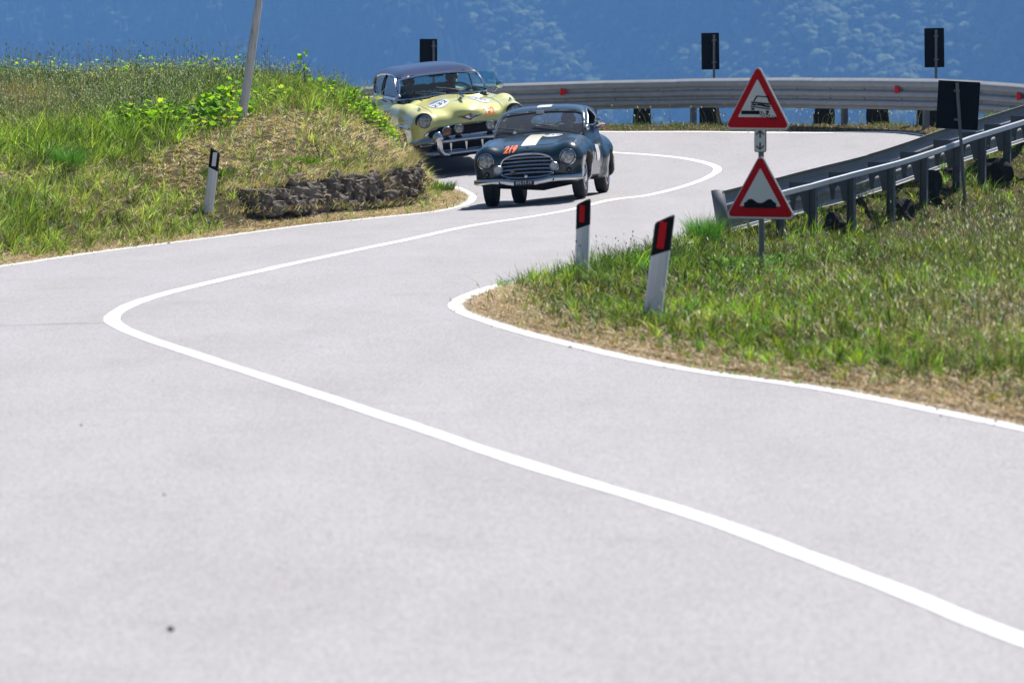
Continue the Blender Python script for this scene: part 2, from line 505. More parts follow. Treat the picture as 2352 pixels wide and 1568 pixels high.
# ------------------------------------------------------------------ road
def resample(pl, n):
    s = np.r_[0, np.cumsum(np.linalg.norm(np.diff(pl, axis=0), axis=1))]
    q = np.linspace(0, s[-1], n)
    return np.c_[np.interp(q, s, pl[:, 0]), np.interp(q, s, pl[:, 1])]
def smooth_poly(pl, k=9):
    ker = np.ones(k) / k
    p = np.pad(pl, ((k // 2, k // 2), (0, 0)), mode='edge')
    q = np.c_[np.convolve(p[:, 0], ker, 'valid'), np.convolve(p[:, 1], ker, 'valid')]
    q[0], q[-1] = pl[0], pl[-1]
    return q
def match_station(line, ref):
    """for every centre-line point the station along an edge line, kept monotone"""
    d = ((line[None] - ref[:, None]) ** 2).sum(-1); j = d.argmin(1)
    j = np.maximum.accumulate(j).astype(float)
    k = 25; j = np.convolve(np.pad(j, (k // 2, k // 2), mode='edge'), np.ones(k) / k, 'valid')
    j[0], j[-1] = 0, len(line) - 1
    j = np.maximum.accumulate(j)
    i = np.arange(len(line))
    return np.c_[np.interp(j, i, line[:, 0]), np.interp(j, i, line[:, 1])]
cl = resample(center_line, 700)
nl = normals2(left_line); nr = normals2(right_line)
def rag(n, seed, amp=.05):
    t = np.arange(n) * .15
    return amp * vnoise(t * 2.1, t * .7, seed) + amp * .6 * vnoise(t * 6, t * 3, seed + 1)
lo_ = left_line + nl * (.20 + rag(len(left_line), 21, .05))[:, None]
ro_ = right_line - nr * (.17 + rag(len(right_line), 31, .06))[:, None]
L = match_station(lo_, cl); R_ = match_station(ro_, cl)
NS = 15
rows = []
for k in range(NS):
    t = k / (NS - 1)
    q = (L * (1 - t * 2) + cl * t * 2) if t <= .5 else (cl * (2 - t * 2) + R_ * (t * 2 - 1))
    rows.append(q)
RW = np.stack(rows, 1)
RZ = Zroad(RW[..., 0], RW[..., 1])
I = np.arange(RW.shape[0] * NS).reshape(RW.shape[0], NS)
quads = np.stack([I[:-1, :-1], I[:-1, 1:], I[1:, 1:], I[1:, :-1]], -1).reshape(-1, 4)
road = fast_mesh("road", np.c_[RW.reshape(-1, 2), RZ.ravel()], quads, np.full(len(quads), 4), M_ASPHALT, smooth=True)
tag(road, "pale worn asphalt road winding in a double bend", kind="structure")

def ribbon(name, pl, w, dz, mat, label, seed, parent):
    n = normals2(pl); z = None
    a = pl + n * (w / 2 + rag(len(pl), seed, .007))[:, None]
    b = pl - n * (w / 2 + rag(len(pl), seed + 9, .007))[:, None]
    c = (a + b) / 2
    V = []
    P3 = np.stack([a, c, b], 1)
    Z = Zroad(P3[..., 0], P3[..., 1]) + dz
    I = np.arange(len(pl) * 3).reshape(-1, 3)
    q = np.stack([I[:-1, :-1], I[:-1, 1:], I[1:, 1:], I[1:, :-1]], -1).reshape(-1, 4)
    o = fast_mesh(name, np.c_[P3.reshape(-1, 2), Z.ravel()], q, np.full(len(q), 4), mat, parent=parent, smooth=True)
    o["label"] = label
    return o
ribbon("centre_line", center_line, .12, .003, M_PAINT, "white solid line down the middle of the road", 41, road)
ribbon("edge_line", left_line, .115, .003, M_PAINT, "white edge line along the stone wall side", 51, road)
ribbon("edge_line", right_line, .125, .003, M_PAINT, "white edge line round the green grass verge", 61, road)
# ------------------------------------------------------------------ far hill, forest and haze
def tree_leaf_mat():
    m, nt, b, out = nmat("forest_leaf")
    oi = nt.nodes.new("ShaderNodeObjectInfo")
    at_ = nt.nodes.new("ShaderNodeAttribute"); at_.attribute_type = 'INSTANCER'; at_.attribute_name = "shade"
    c = ramp(nt, at_.outputs['Fac'], [(0, (.028, .05, .016)), (.45, (.05, .08, .024)), (.75, (.10, .14, .04)), (1, (.17, .21, .075))])
    tc = nt.nodes.new("ShaderNodeTexCoord").outputs['Object']
    n = noise_node(nt, tc, 3, 4)
    c = mixc(nt, n, c, mixc(nt, .5, c, (.02, .04, .01)))
    nt.links.new(c, b.inputs['Base Color']); setp(b, rough=.8, spec=.2)
    return m
M_FOREST = tree_leaf_mat()
M_HILL = simple("hillside_earth", (.05, .07, .03), 1.0, noise=.4, nscale=.02)

HX = np.linspace(-3600, 3600, 90); HS = np.linspace(-360, 1100, 70)
HXX, HSS = np.meshgrid(HX, HS)
def hill_y0(x): return 4100 - 1.3 * x + 60 * np.sin(x / 170.0) + 35 * np.sin(x / 61.0 + 1)
def hill_z(x, s):
    return -120 + np.where(s > 0, s * .85, s * .12) + 9 * np.sin(x / 47 + s / 60) + 14 * np.sin(x / 130 - s / 90.) + 4 * np.sin(x / 19. + s / 23.)
HYY = hill_y0(HXX) + HSS
HZZ = hill_z(HXX, HSS)
I = np.arange(HXX.size).reshape(HXX.shape)
q = np.stack([I[:-1, :-1], I[:-1, 1:], I[1:, 1:], I[1:, :-1]], -1).reshape(-1, 4)
hill = fast_mesh("hill", np.c_[HXX.ravel(), HYY.ravel(), HZZ.ravel()], q, np.full(len(q), 4), M_HILL, smooth=True)
tag(hill, "wooded hillside across the valley, blue with haze", kind="structure")
# valley floor between the bank and the hill
vy = np.array([100, 200, 500, 1200, 9000.]); vx = np.linspace(-4200, 4200, 12)
VX, VY = np.meshgrid(vx, vy)
VZ = np.interp(VY, [100, 200, 500, 1200, 9000], [-12, -60, -120, -166, -168.])
I = np.arange(VX.size).reshape(VX.shape)
q = np.stack([I[:-1, :-1], I[:-1, 1:], I[1:, 1:], I[1:, :-1]], -1).reshape(-1, 4)
valley = fast_mesh("valley_floor", np.c_[VX.ravel(), VY.ravel(), VZ.ravel()], q, np.full(len(q), 4), M_HILL, smooth=True)
tag(valley, "valley floor below the road", kind="structure")

def crown_mesh(name, seed, conifer=False):
    r = np.random.default_rng(seed)
    bm = bmesh.new(); bmesh.ops.create_icosphere(bm, subdivisions=3, radius=1.0)
    lob = r.normal(size=(9, 3)); lob /= np.linalg.norm(lob, axis=1)[:, None]
    for v in bm.verts:
        p = np.array(v.co); p /= np.linalg.norm(p)
        d = (lob @ p)
        k = .72 + .42 * np.max(np.where(d > .55, (d - .55) / .45, 0)) ** .7 + r.uniform(-.1, .1)
        if conifer:
            h = (p[2] + 1) / 2
            rad = (1 - h) * 1.1 + .12
            v.co = Vector((p[0] * k * rad * .75, p[1] * k * rad * .75, h * 3.0 - .4))
        else:
            v.co = Vector((p[0] * k, p[1] * k, p[2] * k * .95 + .55))
    me = bpy.data.meshes.new(name); bm.to_mesh(me); bm.free()
    me.materials.append(M_FOREST)
    o = bpy.data.objects.new(name, me)
    return o
def forest(name, label, pts, scales, shades, crowns):
    me = bpy.data.meshes.new(name)
    me.vertices.add(len(pts)); me.vertices.foreach_set("co", np.asarray(pts, np.float32).ravel())
    for nm, arr in (("size", scales), ("shade", shades), ("turn", rng.uniform(0, 6.28, len(pts)))):
        a = me.attributes.new(nm, 'FLOAT', 'POINT'); a.data.foreach_set("value", np.asarray(arr, np.float32))
    o = bpy.data.objects.new(name, me); COL.objects.link(o)
    me.materials.append(M_FOREST)
    src = bpy.data.collections.new(name + "_crowns")
    for c in crowns: src.objects.link(c)
    ng = bpy.data.node_groups.new(name, 'GeometryNodeTree')
    ng.interface.new_socket("Geometry", in_out='INPUT', socket_type='NodeSocketGeometry')
    ng.interface.new_socket("Geometry", in_out='OUTPUT', socket_type='NodeSocketGeometry')
    N = ng.nodes; gi = N.new('NodeGroupInput'); go = N.new('NodeGroupOutput')
    ci = N.new('GeometryNodeCollectionInfo'); ci.inputs[0].default_value = src
    ci.inputs['Separate Children'].default_value = True; ci.inputs['Reset Children'].default_value = True
    iop = N.new('GeometryNodeInstanceOnPoints'); iop.inputs['Pick Instance'].default_value = True
    na = N.new('GeometryNodeInputNamedAttribute'); na.data_type = 'FLOAT'; na.inputs[0].default_value = "size"
    nb = N.new('GeometryNodeInputNamedAttribute'); nb.data_type = 'FLOAT'; nb.inputs[0].default_value = "turn"
    cx = N.new('ShaderNodeCombineXYZ')
    ng.links.new(nb.outputs[0], cx.inputs[2])
    m2p = N.new('GeometryNodeMeshToPoints')
    ng.links.new(gi.outputs[0], m2p.inputs[0]); ng.links.new(m2p.outputs[0], iop.inputs['Points'])
    ng.links.new(ci.outputs[0], iop.inputs['Instance'])
    ng.links.new(na.outputs[0], iop.inputs['Scale']); ng.links.new(cx.outputs[0], iop.inputs['Rotation'])
    ng.links.new(iop.outputs[0], go.inputs[0])
    md = o.modifiers.new("grow", 'NODES'); md.node_group = ng
    tag(o, label, kind="stuff")
    return o
crowns = [crown_mesh("forest_crown", 100 + k) for k in range(5)]
conif = [crown_mesh("conifer_crown", 200 + k, True) for k in range(3)]
NT = 26000
tx = rng.uniform(-1100, 1100, NT); ts = rng.uniform(-120, 480, NT)
tsz = rng.uniform(4.8, 10.5, NT) * (1 + .2 * vnoise(tx * .03, ts * .03, 77))
tsh = np.clip(.42 + .22 * vnoise(tx * .022, ts * .03, 78) + rng.normal(0, .28, NT), 0, 1)
glade = vnoise(tx * .010, ts * .016, 79) > 1.35
keep = ~glade | (rng.uniform(size=NT) < .25)
con = (tx + 40 * vnoise(tx * .02, ts * .02, 80) < -30)
ok = keep & ~con
forest("forest", "dense broadleaf wood covering the far hillside", np.c_[tx, hill_y0(tx) + ts, hill_z(tx, ts)][ok], tsz[ok], tsh[ok], crowns)
ok = keep & con
forest("forest", "darker conifer wood on the left of the far hillside", np.c_[tx, hill_y0(tx) + ts, hill_z(tx, ts)][ok], tsz[ok], tsh[ok] * .7, conif + crowns[:1])

hz = bpy.data.materials.new("haze_air"); hz.use_nodes = True
nt = hz.node_tree; nt.nodes.clear()
out = nt.nodes.new("ShaderNodeOutputMaterial"); pv = nt.nodes.new("ShaderNodeVolumePrincipled")
pv.inputs['Color'].default_value = (.170, .412, .91, 1)
pv.inputs['Density'].default_value = .000175
pv.inputs['Anisotropy'].default_value = 0.3
nt.links.new(pv.outputs[0], out.inputs['Volume'])
hb = MB().box((0, 4700, 290), (13000, 10000, 940)).build("haze", hz)
tag(hb, "blue haze hanging in the valley air", kind="stuff")
# ------------------------------------------------------------------ smooth solid modelling (signed distance -> mesh)
def closed_spline(pts, n=6):
    P = np.array(pts, float); m = len(P); out = []
    for i in range(m):
        p0, p1, p2, p3 = P[(i - 1) % m], P[i], P[(i + 1) % m], P[(i + 2) % m]
        for k in range(n):
            t = k / n
            out.append(.5 * ((2 * p1) + (-p0 + p2) * t + (2 * p0 - 5 * p1 + 4 * p2 - p3) * t * t + (-p0 + 3 * p1 - 3 * p2 + p3) * t ** 3))
    return np.array(out)
def poly_sdf(poly, step=.01):
    g = _poly_sdf(poly)
    lo = np.min(poly, 0) - .35; hi = np.max(poly, 0) + .35
    na, nb = (np.ceil((hi - lo) / step).astype(int) + 1)
    A, B = np.meshgrid(lo[0] + step * np.arange(na), lo[1] + step * np.arange(nb), indexing='ij')
    T = g(A, B)
    def f(a, b):
        ca = np.clip(a, lo[0], hi[0]); cb = np.clip(b, lo[1], hi[1])
        ta = (ca - lo[0]) / step; tb = (cb - lo[1]) / step
        i = np.minimum(ta.astype(int), na - 2); j = np.minimum(tb.astype(int), nb - 2)
        ta = ta - i; tb = tb - j
        v = (T[i, j] * (1 - ta) + T[i + 1, j] * ta) * (1 - tb) + (T[i, j + 1] * (1 - ta) + T[i + 1, j + 1] * ta) * tb
        return v + np.hypot(a - ca, b - cb)
    return f
def _poly_sdf(poly):
    poly = np.asarray(poly, float); A = poly; B = np.roll(poly, -1, 0); E = B - A; EE = (E ** 2).sum(1) + 1e-12
    def f(a, b):
        a = np.asarray(a, float); b = np.asarray(b, float)
        d2 = np.full(a.shape, 1e9); ins = np.zeros(a.shape, bool)
        for i in range(len(A)):
            wa = a - A[i, 0]; wb = b - A[i, 1]
            t = np.clip((wa * E[i, 0] + wb * E[i, 1]) / EE[i], 0, 1)
            da = wa - E[i, 0] * t; db = wb - E[i, 1] * t
            np.minimum(d2, da * da + db * db, out=d2)
            if A[i, 1] != B[i, 1]:
                m = (A[i, 1] > b) != (B[i, 1] > b)
                ins ^= m & (a < E[i, 0] * (b - A[i, 1]) / E[i, 1] + A[i, 0])
        return np.sqrt(d2) * np.where(ins, -1, 1)
    return f
def smin(a, b, k): 
    h = np.maximum(k - np.abs(a - b), 0) / k
    return np.minimum(a, b) - h * h * k * .25
def smax(a, b, k): return -smin(-a, -b, k)
def s_ellipsoid(P, c, r):
    q = (P - np.array(c)) / np.array(r); k0 = np.linalg.norm(q, axis=1); k1 = np.linalg.norm(q / np.array(r), axis=1) + 1e-9
    return k0 * (k0 - 1) / k1
def s_cone(P, a, b, ra, rb):
    a = np.array(a, float); b = np.array(b, float); ab = b - a
    t = np.clip((P - a) @ ab / (ab @ ab), 0, 1)
    return np.linalg.norm(P - a - t[:, None] * ab, axis=1) - (ra + (rb - ra) * t)
def s_rbox(P, c, h, r):
    q = np.abs(P - np.array(c)) - (np.array(h) - r)
    return np.linalg.norm(np.maximum(q, 0), axis=1) + np.minimum(q.max(1), 0) - r
def s_cyl_x(P, c, r, hx):
    d1 = np.hypot(P[:, 1] - c[1], P[:, 2] - c[2]) - r; d2 = np.abs(P[:, 0] - c[0]) - hx
    return np.maximum(d1, d2)

def surface_nets(f, lo, hi, h):
    lo = np.array(lo, float); n = (np.ceil((np.array(hi) - lo) / h / 4).astype(int)) * 4
    axs = [lo[i] + h * np.arange(n[i] + 1) for i in range(3)]
    cax = [lo[i] + h * (np.arange(n[i] // 4) * 4 + 2) for i in range(3)]
    CG = np.stack(np.meshgrid(*cax, indexing='ij'), -1).reshape(-1, 3)
    cf = f(CG).reshape([len(c) for c in cax])
    band = np.abs(cf) < h * 4 * 1.9
    D = np.where(cf < 0, -1.0, 1.0)
    for ax in range(3): D = np.repeat(D, 4, ax)
    D = np.pad(D, ((0, 1),) * 3, mode='edge')
    m = band
    for ax in range(3): m = np.repeat(m, 4, ax)
    M = np.zeros(np.array(m.shape) + 1, bool); M[:-1, :-1, :-1] = m
    for ax in range(3):
        s = np.roll(M, 1, ax); sl = [slice(None)] * 3; sl[ax] = 0; s[tuple(sl)] = False; M |= s
    idx = np.argwhere(M); P = lo + idx * h
    vals = np.empty(len(P))
    for i in range(0, len(P), 200000): vals[i:i + 200000] = f(P[i:i + 200000])
    D[M] = vals
    S = D < 0
    cellcnt = np.zeros(n, np.int32); acc = np.zeros((*n, 3))
    crossings = []
    for ax in range(3):
        a = [slice(None)] * 3; b = [slice(None)] * 3; a[ax] = slice(0, -1); b[ax] = slice(1, None)
        fa, fb = D[tuple(a)], D[tuple(b)]
        e = np.argwhere((fa < 0) != (fb < 0))
        va = fa[tuple(e.T)]; vb = fb[tuple(e.T)]
        t = va / (va - vb)
        p = lo + e * h; p[:, ax] += t * h
        o1, o2 = [(1, 2), (2, 0), (0, 1)][ax]
        ok = np.ones(len(e), bool)
        cells = []
        for da, db in ((0, 0), (-1, 0), (-1, -1), (0, -1)):
            c = e.copy(); c[:, o1] += da; c[:, o2] += db
            good = (c >= 0).all(1) & (c < n).all(1)
            ok &= good
            cells.append(c)
            cc = c[good]
            np.add.at(cellcnt, tuple(cc.T), 1); np.add.at(acc, tuple(cc.T), p[good])
        crossings.append((ok, cells, va < 0))
    act = cellcnt > 0
    vid = np.full(n, -1, np.int64); vid[act] = np.arange(act.sum())
    V = acc[act] / cellcnt[act][:, None]
    for _ in range(2):
        d = f(V); e = h * .25
        g = np.stack([f(V + np.eye(3)[k] * e) - f(V - np.eye(3)[k] * e) for k in range(3)], 1) / (2 * e)
        st = g * (d / np.maximum((g ** 2).sum(1), .15))[:, None]
        ln = np.linalg.norm(st, axis=1); st *= np.minimum(1, .6 * h / np.maximum(ln, 1e-9))[:, None]
        V = V - st
    Q = []
    for ok, cells, neg in crossings:
        q = np.stack([vid[tuple(c[ok].T)] for c in cells], 1)
        ng = neg[ok]
        q = np.where(ng[:, None], q, q[:, ::-1])
        Q.append(q)
    return V, np.concatenate(Q)

def sdf_obj(name, f, lo, hi, h, mat, parent, split=None):
    V, Q = surface_nets(f, lo, hi, h)
    o = fast_mesh(name, V, Q, np.full(len(Q), 4), mat, parent, smooth=True)
    try: o.data.set_sharp_from_angle(angle=math.radians(48))
    except Exception: pass
    if split is not None:
        c = V[Q].mean(1)
        o.data.polygons.foreach_set("material_index", split(c).astype(np.int32))
    return o

def march(f, O, D, tmax=6.0):
    O = np.array(O, float).copy(); D = np.broadcast_to(np.array(D, float), O.shape); t = np.zeros(len(O))
    for _ in range(45):
        d = f(O + D * t[:, None]); t = np.where(t < tmax, t + d * .85, t)
    return O + D * t[:, None]

def patch(name, f, outline, direction, mat, parent, off=.004, rings=8, to3=None):
    """a sheet with the given outline, laid on the body surface along a direction"""
    ol = np.array(outline, float); c = ol.mean(0); n = len(ol)
    pts = [c] + [c + (ol - c)[k] * (r / rings) for r in range(1, rings + 1) for k in range(n)]
    O = np.array([to3(p) for p in pts]); D = np.array(direction, float); D /= np.linalg.norm(D)
    P = march(f, O, D) - D * off
    F_ = [(0, 1 + k, 1 + (k + 1) % n) for k in range(n)]
    for r in range(rings - 1):
        for k in range(n):
            a = 1 + r * n + k; b = 1 + r * n + (k + 1) % n
            F_.append((a, a + n, b + n, b))
    o = mesh_obj(name, P, F_, mat, parent, True)
    return o

def trim(name, f, outline, direction, mat, parent, r=.012, off=.0, to3=None, closed=True):
    O = np.array([to3(p) for p in outline]); D = np.array(direction, float); D /= np.linalg.norm(D)
    P = march(f, O, D) - D * off
    return MB().tube([tuple(p) for p in P], r, 6, closed=closed).build(name, mat, parent, True)

def text_mesh(txt, size, shear=0.0, bold=0.0, width=1.0):
    cu = bpy.data.curves.new("lettering", 'FONT'); cu.body = txt; cu.size = size; cu.shear = shear; cu.offset = bold
    cu.align_x = 'CENTER'; cu.align_y = 'CENTER';
    o = bpy.data.objects.new("lettering", cu); COL.objects.link(o)
    dg = bpy.context.evaluated_depsgraph_get()
    me = bpy.data.meshes.new_from_object(o.evaluated_get(dg))
    bpy.data.objects.remove(o); bpy.data.curves.remove(cu)
    bm = bmesh.new(); bm.from_mesh(me); bmesh.ops.triangulate(bm, faces=bm.faces[:]); bm.verts.index_update()
    V = [np.array(tuple(v.co)) for v in bm.verts]; Fc = [tuple(v.index for v in f.verts) for f in bm.faces]
    bm.free(); bpy.data.meshes.remove(me)
    lim = max(.02, size * .12)
    for _ in range(4):
        mid = {}; out_ = []
        def m_(i, j):
            k = (min(i, j), max(i, j))
            if k not in mid: mid[k] = len(V); V.append((V[i] + V[j]) / 2)
            return mid[k]
        for (i, j, k) in Fc:
            if max(np.linalg.norm(V[i] - V[j]), np.linalg.norm(V[j] - V[k]), np.linalg.norm(V[k] - V[i])) > lim:
                a_, b_, c_ = m_(i, j), m_(j, k), m_(k, i); out_ += [(i, a_, c_), (a_, j, b_), (c_, b_, k), (a_, b_, c_)]
            else: out_.append((i, j, k))
        Fc = out_
    V = np.array(V)
    V[:, 0] *= width
    return V, Fc

def text_decal(name, f, txt, size, origin, ex, ey, direction, mat, parent, off=.006, **k):
    V, Fc = text_mesh(txt, size, **k)
    ex = np.array(ex, float); ey = np.array(ey, float)
    O = np.array(origin, float) + V[:, :1] * ex + V[:, 1:2] * ey
    D = np.array(direction, float); D /= np.linalg.norm(D)
    P = march(f, O, D) - D * off if f is not None else O
    return mesh_obj(name, P, Fc, mat, parent)

# ------------------------------------------------------------------ car materials
def car_paint(name, color, coat=1.0, rough=.35, metal=0.0, spec=.5):
    m, nt, b, out = nmat(name)
    setp(b, color=color, rough=rough, metal=metal, coat=coat, coatr=.04, spec=spec)
    tc = nt.nodes.new("ShaderNodeTexCoord").outputs['Object']
    n = noise_node(nt, tc, 2.5, 6, .7)
    c = mixc(nt, n, tuple(x * .88 for x in color), tuple(min(1, x * 1.08) for x in color))
    nt.links.new(c, b.inputs['Base Color'])
    d = noise_node(nt, tc, 9, 6, .7)
    r = nt.nodes.new("ShaderNodeMapRange"); r.inputs[3].default_value = .02; r.inputs[4].default_value = .12
    nt.links.new(d, r.inputs[0]); nt.links.new(r.outputs[0], b.inputs['Coat Roughness'])
    return m
M_CHROME = simple("chrome", (.50, .51, .53), .07, 1.0, noise=.06, nscale=6)
M_CHROME_DARKREFL = simple("dark_reflection_chrome", (.34, .36, .40), .08, 1.0, noise=.08, nscale=6)  # chrome darkened so its colour carries the shaded ground the bumper would mirror
M_CHROME_DULL = simple("dull_chrome", (.55, .56, .57), .25, 1.0, noise=.15, nscale=15)
M_BLACK = simple("matt_black", (.006, .006, .007), .7, noise=.3)
M_TYRE = simple("tyre_rubber", (.014, .014, .015), .75, noise=.3, nscale=20, bump=.3, bscale=120)
M_RUBBER = simple("window_rubber", (.01, .01, .011), .5, noise=.2)
M_WHITE = simple("white_lacquer", (.78, .78, .76), .35, noise=.05, coat=.5)
M_CREAM = simple("cream_stripe", (.80, .77, .58), .35, noise=.05, coat=.6)
M_ORANGE = simple("orange_tape", (.85, .16, .02), .5, noise=.06)
M_BLUE = simple("blue_print", (.12, .2, .5), .5, noise=.06)
M_BLKPRINT = simple("black_print", (.02, .02, .025), .5, noise=.06)
M_LEATHER_W = simple("white_upholstery", (.72, .76, .74), .45, noise=.1, nscale=6)
M_LEATHER_D = simple("dark_upholstery", (.035, .03, .028), .6, noise=.2, nscale=6)
M_AMBER = simple("amber_cover", (.16, .045, .012), .25, noise=.2, coat=.6)
def glass_mat(name, tint, refl=.9, haze=0.0):
    m = bpy.data.materials.new(name); m.use_nodes = True; nt = m.node_tree; nt.nodes.clear()
    out = nt.nodes.new("ShaderNodeOutputMaterial"); tr = nt.nodes.new("ShaderNodeBsdfTransparent"); gl = nt.nodes.new("ShaderNodeBsdfGlossy")
    tr.inputs[0].default_value = (*tint, 1); gl.inputs['Roughness'].default_value = .02; gl.inputs[0].default_value = (refl, refl, refl, 1)
    fr = nt.nodes.new("ShaderNodeFresnel"); fr.inputs[0].default_value = 1.5
    tc = nt.nodes.new("ShaderNodeTexCoord").outputs['Object']; n = noise_node(nt, tc, 3, 4)
    mr = nt.nodes.new("ShaderNodeMapRange"); mr.inputs[3].default_value = .02; mr.inputs[4].default_value = .05
    nt.links.new(n, mr.inputs[0]); nt.links.new(mr.outputs[0], gl.inputs['Roughness'])
    mx = nt.nodes.new("ShaderNodeMixShader"); nt.links.new(fr.outputs[0], mx.inputs[0]); nt.links.new(tr.outputs[0], mx.inputs[1]); nt.links.new(gl.outputs[0], mx.inputs[2])
    df = nt.nodes.new("ShaderNodeBsdfDiffuse"); df.inputs[0].default_value = (.6, .62, .65, 1)
    m2 = nt.nodes.new("ShaderNodeMixShader"); m2.inputs[0].default_value = haze
    nt.links.new(mx.outputs[0], m2.inputs[1]); nt.links.new(df.outputs[0], m2.inputs[2])
    nt.links.new(m2.outputs[0], out.inputs[0])
    return m
M_GLASS_TEAL = glass_mat("teal_glass", (.48, .78, .80), .35, .015)
M_GLASS = glass_mat("clear_glass", (.80, .86, .88), .9, .02)
M_GLASS_MILKY = glass_mat("milky_glass", (.66, .70, .74), .9, .05)  # glass with a stronger pale diffuse film than the other panes
def lens_mat():
    m, nt, b, out = nmat("lamp_glass")
    tc = nt.nodes.new("ShaderNodeTexCoord").outputs['Object']
    w = nt.nodes.new("ShaderNodeTexWave"); w.inputs['Scale'].default_value = 22; w.inputs['Distortion'].default_value = 1.5
    nt.links.new(tc, w.inputs[0])
    n = noise_node(nt, tc, 22, 3)
    c = ramp(nt, n, [(.3, (.10, .11, .12)), (.5, (.36, .37, .38)), (.7, (.75, .76, .76))])
    nt.links.new(c, b.inputs['Base Color']); setp(b, rough=.22, metal=.55, coat=1.0)
    bp = nt.nodes.new("ShaderNodeBump"); bp.inputs['Strength'].default_value = .7; bp.inputs['Distance'].default_value = .01
    nt.links.new(w.outputs['Fac'], bp.inputs['Height']); nt.links.new(bp.outputs[0], b.inputs['Normal'])
    return m
M_LENS = lens_mat()

def wheel(parent, c, r, w, side, rim_mat, hub_mat, whitewall=False):
    """side: +1 outer face towards +x"""
    t = MB().lathe([(r * .62, -w / 2), (r * .86, -w * .52), (r * .95, -w * .47), (r * .99, -w * .36), (r, -w * .15), (r, w * .15), (r * .99, w * .36), (r * .95, w * .47), (r * .86, w * .52), (r * .62, w / 2)], c, 'x', 32).build("wheel", M_TYRE, parent, True)
    s = side
    MB().lathe([(r * .64, s * w * .50), (r * .60, s * w * .53), (r * .5, s * w * .40), (r * .3, s * w * .44), (r * .05, s * w * .46)], c, 'x', 24).build("rim", rim_mat, t, True)
    MB().lathe([(r * .36, s * w * .44), (r * .33, s * w * .52), (r * .2, s * w * .60), (r * .04, s * w * .63)], c, 'x', 20).build("hubcap", hub_mat, t, True)
    # tread grooves
    g = MB()
    for dx in (-.28, 0, .28):
        g.lathe([(r * 1.003, dx * w - .006), (r * 1.003, dx * w + .006)], c, 'x', 32)
    g.build("tread_groove", M_BLACK, t)
    return t

def lamp(parent, name, c, r, depth, lens_mat_, bezel_mat, shell=True, tilt=0.0, dish=.25):
    """round lamp facing -y"""
    k = MB().lathe([(r * .99, depth), (r * 1.12, depth * .35), (r * 1.17, 0), (r * 1.14, -.018), (r * 1.03, -.026), (r * .97, -.014), (r * .96, .01)], c, 'y', 28).build(name, bezel_mat, parent, True)
    MB().lathe([(r * .98, .004), (r * .9, -.012), (r * .7, -r * dish * .7), (r * .4, -r * dish * .95), (r * .03, -r * dish)], c, 'y', 28).build("lens", lens_mat_, k, True)
    return k

def rounded(poly, n=5):
    return closed_spline(poly, n)

def seat(parent, name, c, w, mat, h=.5, pleats=0):
    b = MB()
    b.box((c[0], c[1], c[2]), (w, .5, .14))
    o = b.build(name, mat, parent, True, .04)
    bk = MB()
    if pleats:
        for i in range(pleats):
            x = c[0] - w / 2 + w * (i + .5) / pleats
            bk.lathe([(.001, -h * .02), (w / pleats * .40, 0), (w / pleats * .52, h * .5), (w / pleats * .50, h * .9), (w / pleats * .3, h), (.001, h * 1.01)], (x, c[1] + .27, c[2]), 'z', 10, 1, 1.3)
    else:
        R = Matrix.Rotation(math.radians(-12), 3, 'X')
        bk.box((c[0], c[1] + .27, c[2] + h / 2), (w, .14, h), R)
    bk.build("backrest", mat, o, True, 0 if pleats else .04)
    return o

def steering_wheel(parent, c, r, mat):
    R = Matrix.Rotation(math.radians(-35), 3, 'X')
    pts = [Vector(c) + R @ Vector((r * math.cos(a), 0, r * math.sin(a))) for a in np.linspace(0, 2 * math.pi, 25)[:-1]]
    b = MB().tube(pts, .012, 6, closed=True)
    for a in (0.5, 2.64, 4.71):
        b.tube([Vector(c), Vector(c) + R @ Vector((r * math.cos(a), 0, r * math.sin(a)))], .008, 5)
    b.tube([Vector(c), Vector(c) + Vector((0, -.35, -.22))], .02, 6)
    return b.build("steering_wheel", mat, parent, True)

def wiper(parent, name, a, b, c, mat):
    o = MB().tube([a, b], [.009, .005], 5).build(name, mat, parent, True)
    MB().tube(c, .008, 5).build("blade", M_RUBBER, o)
    return o

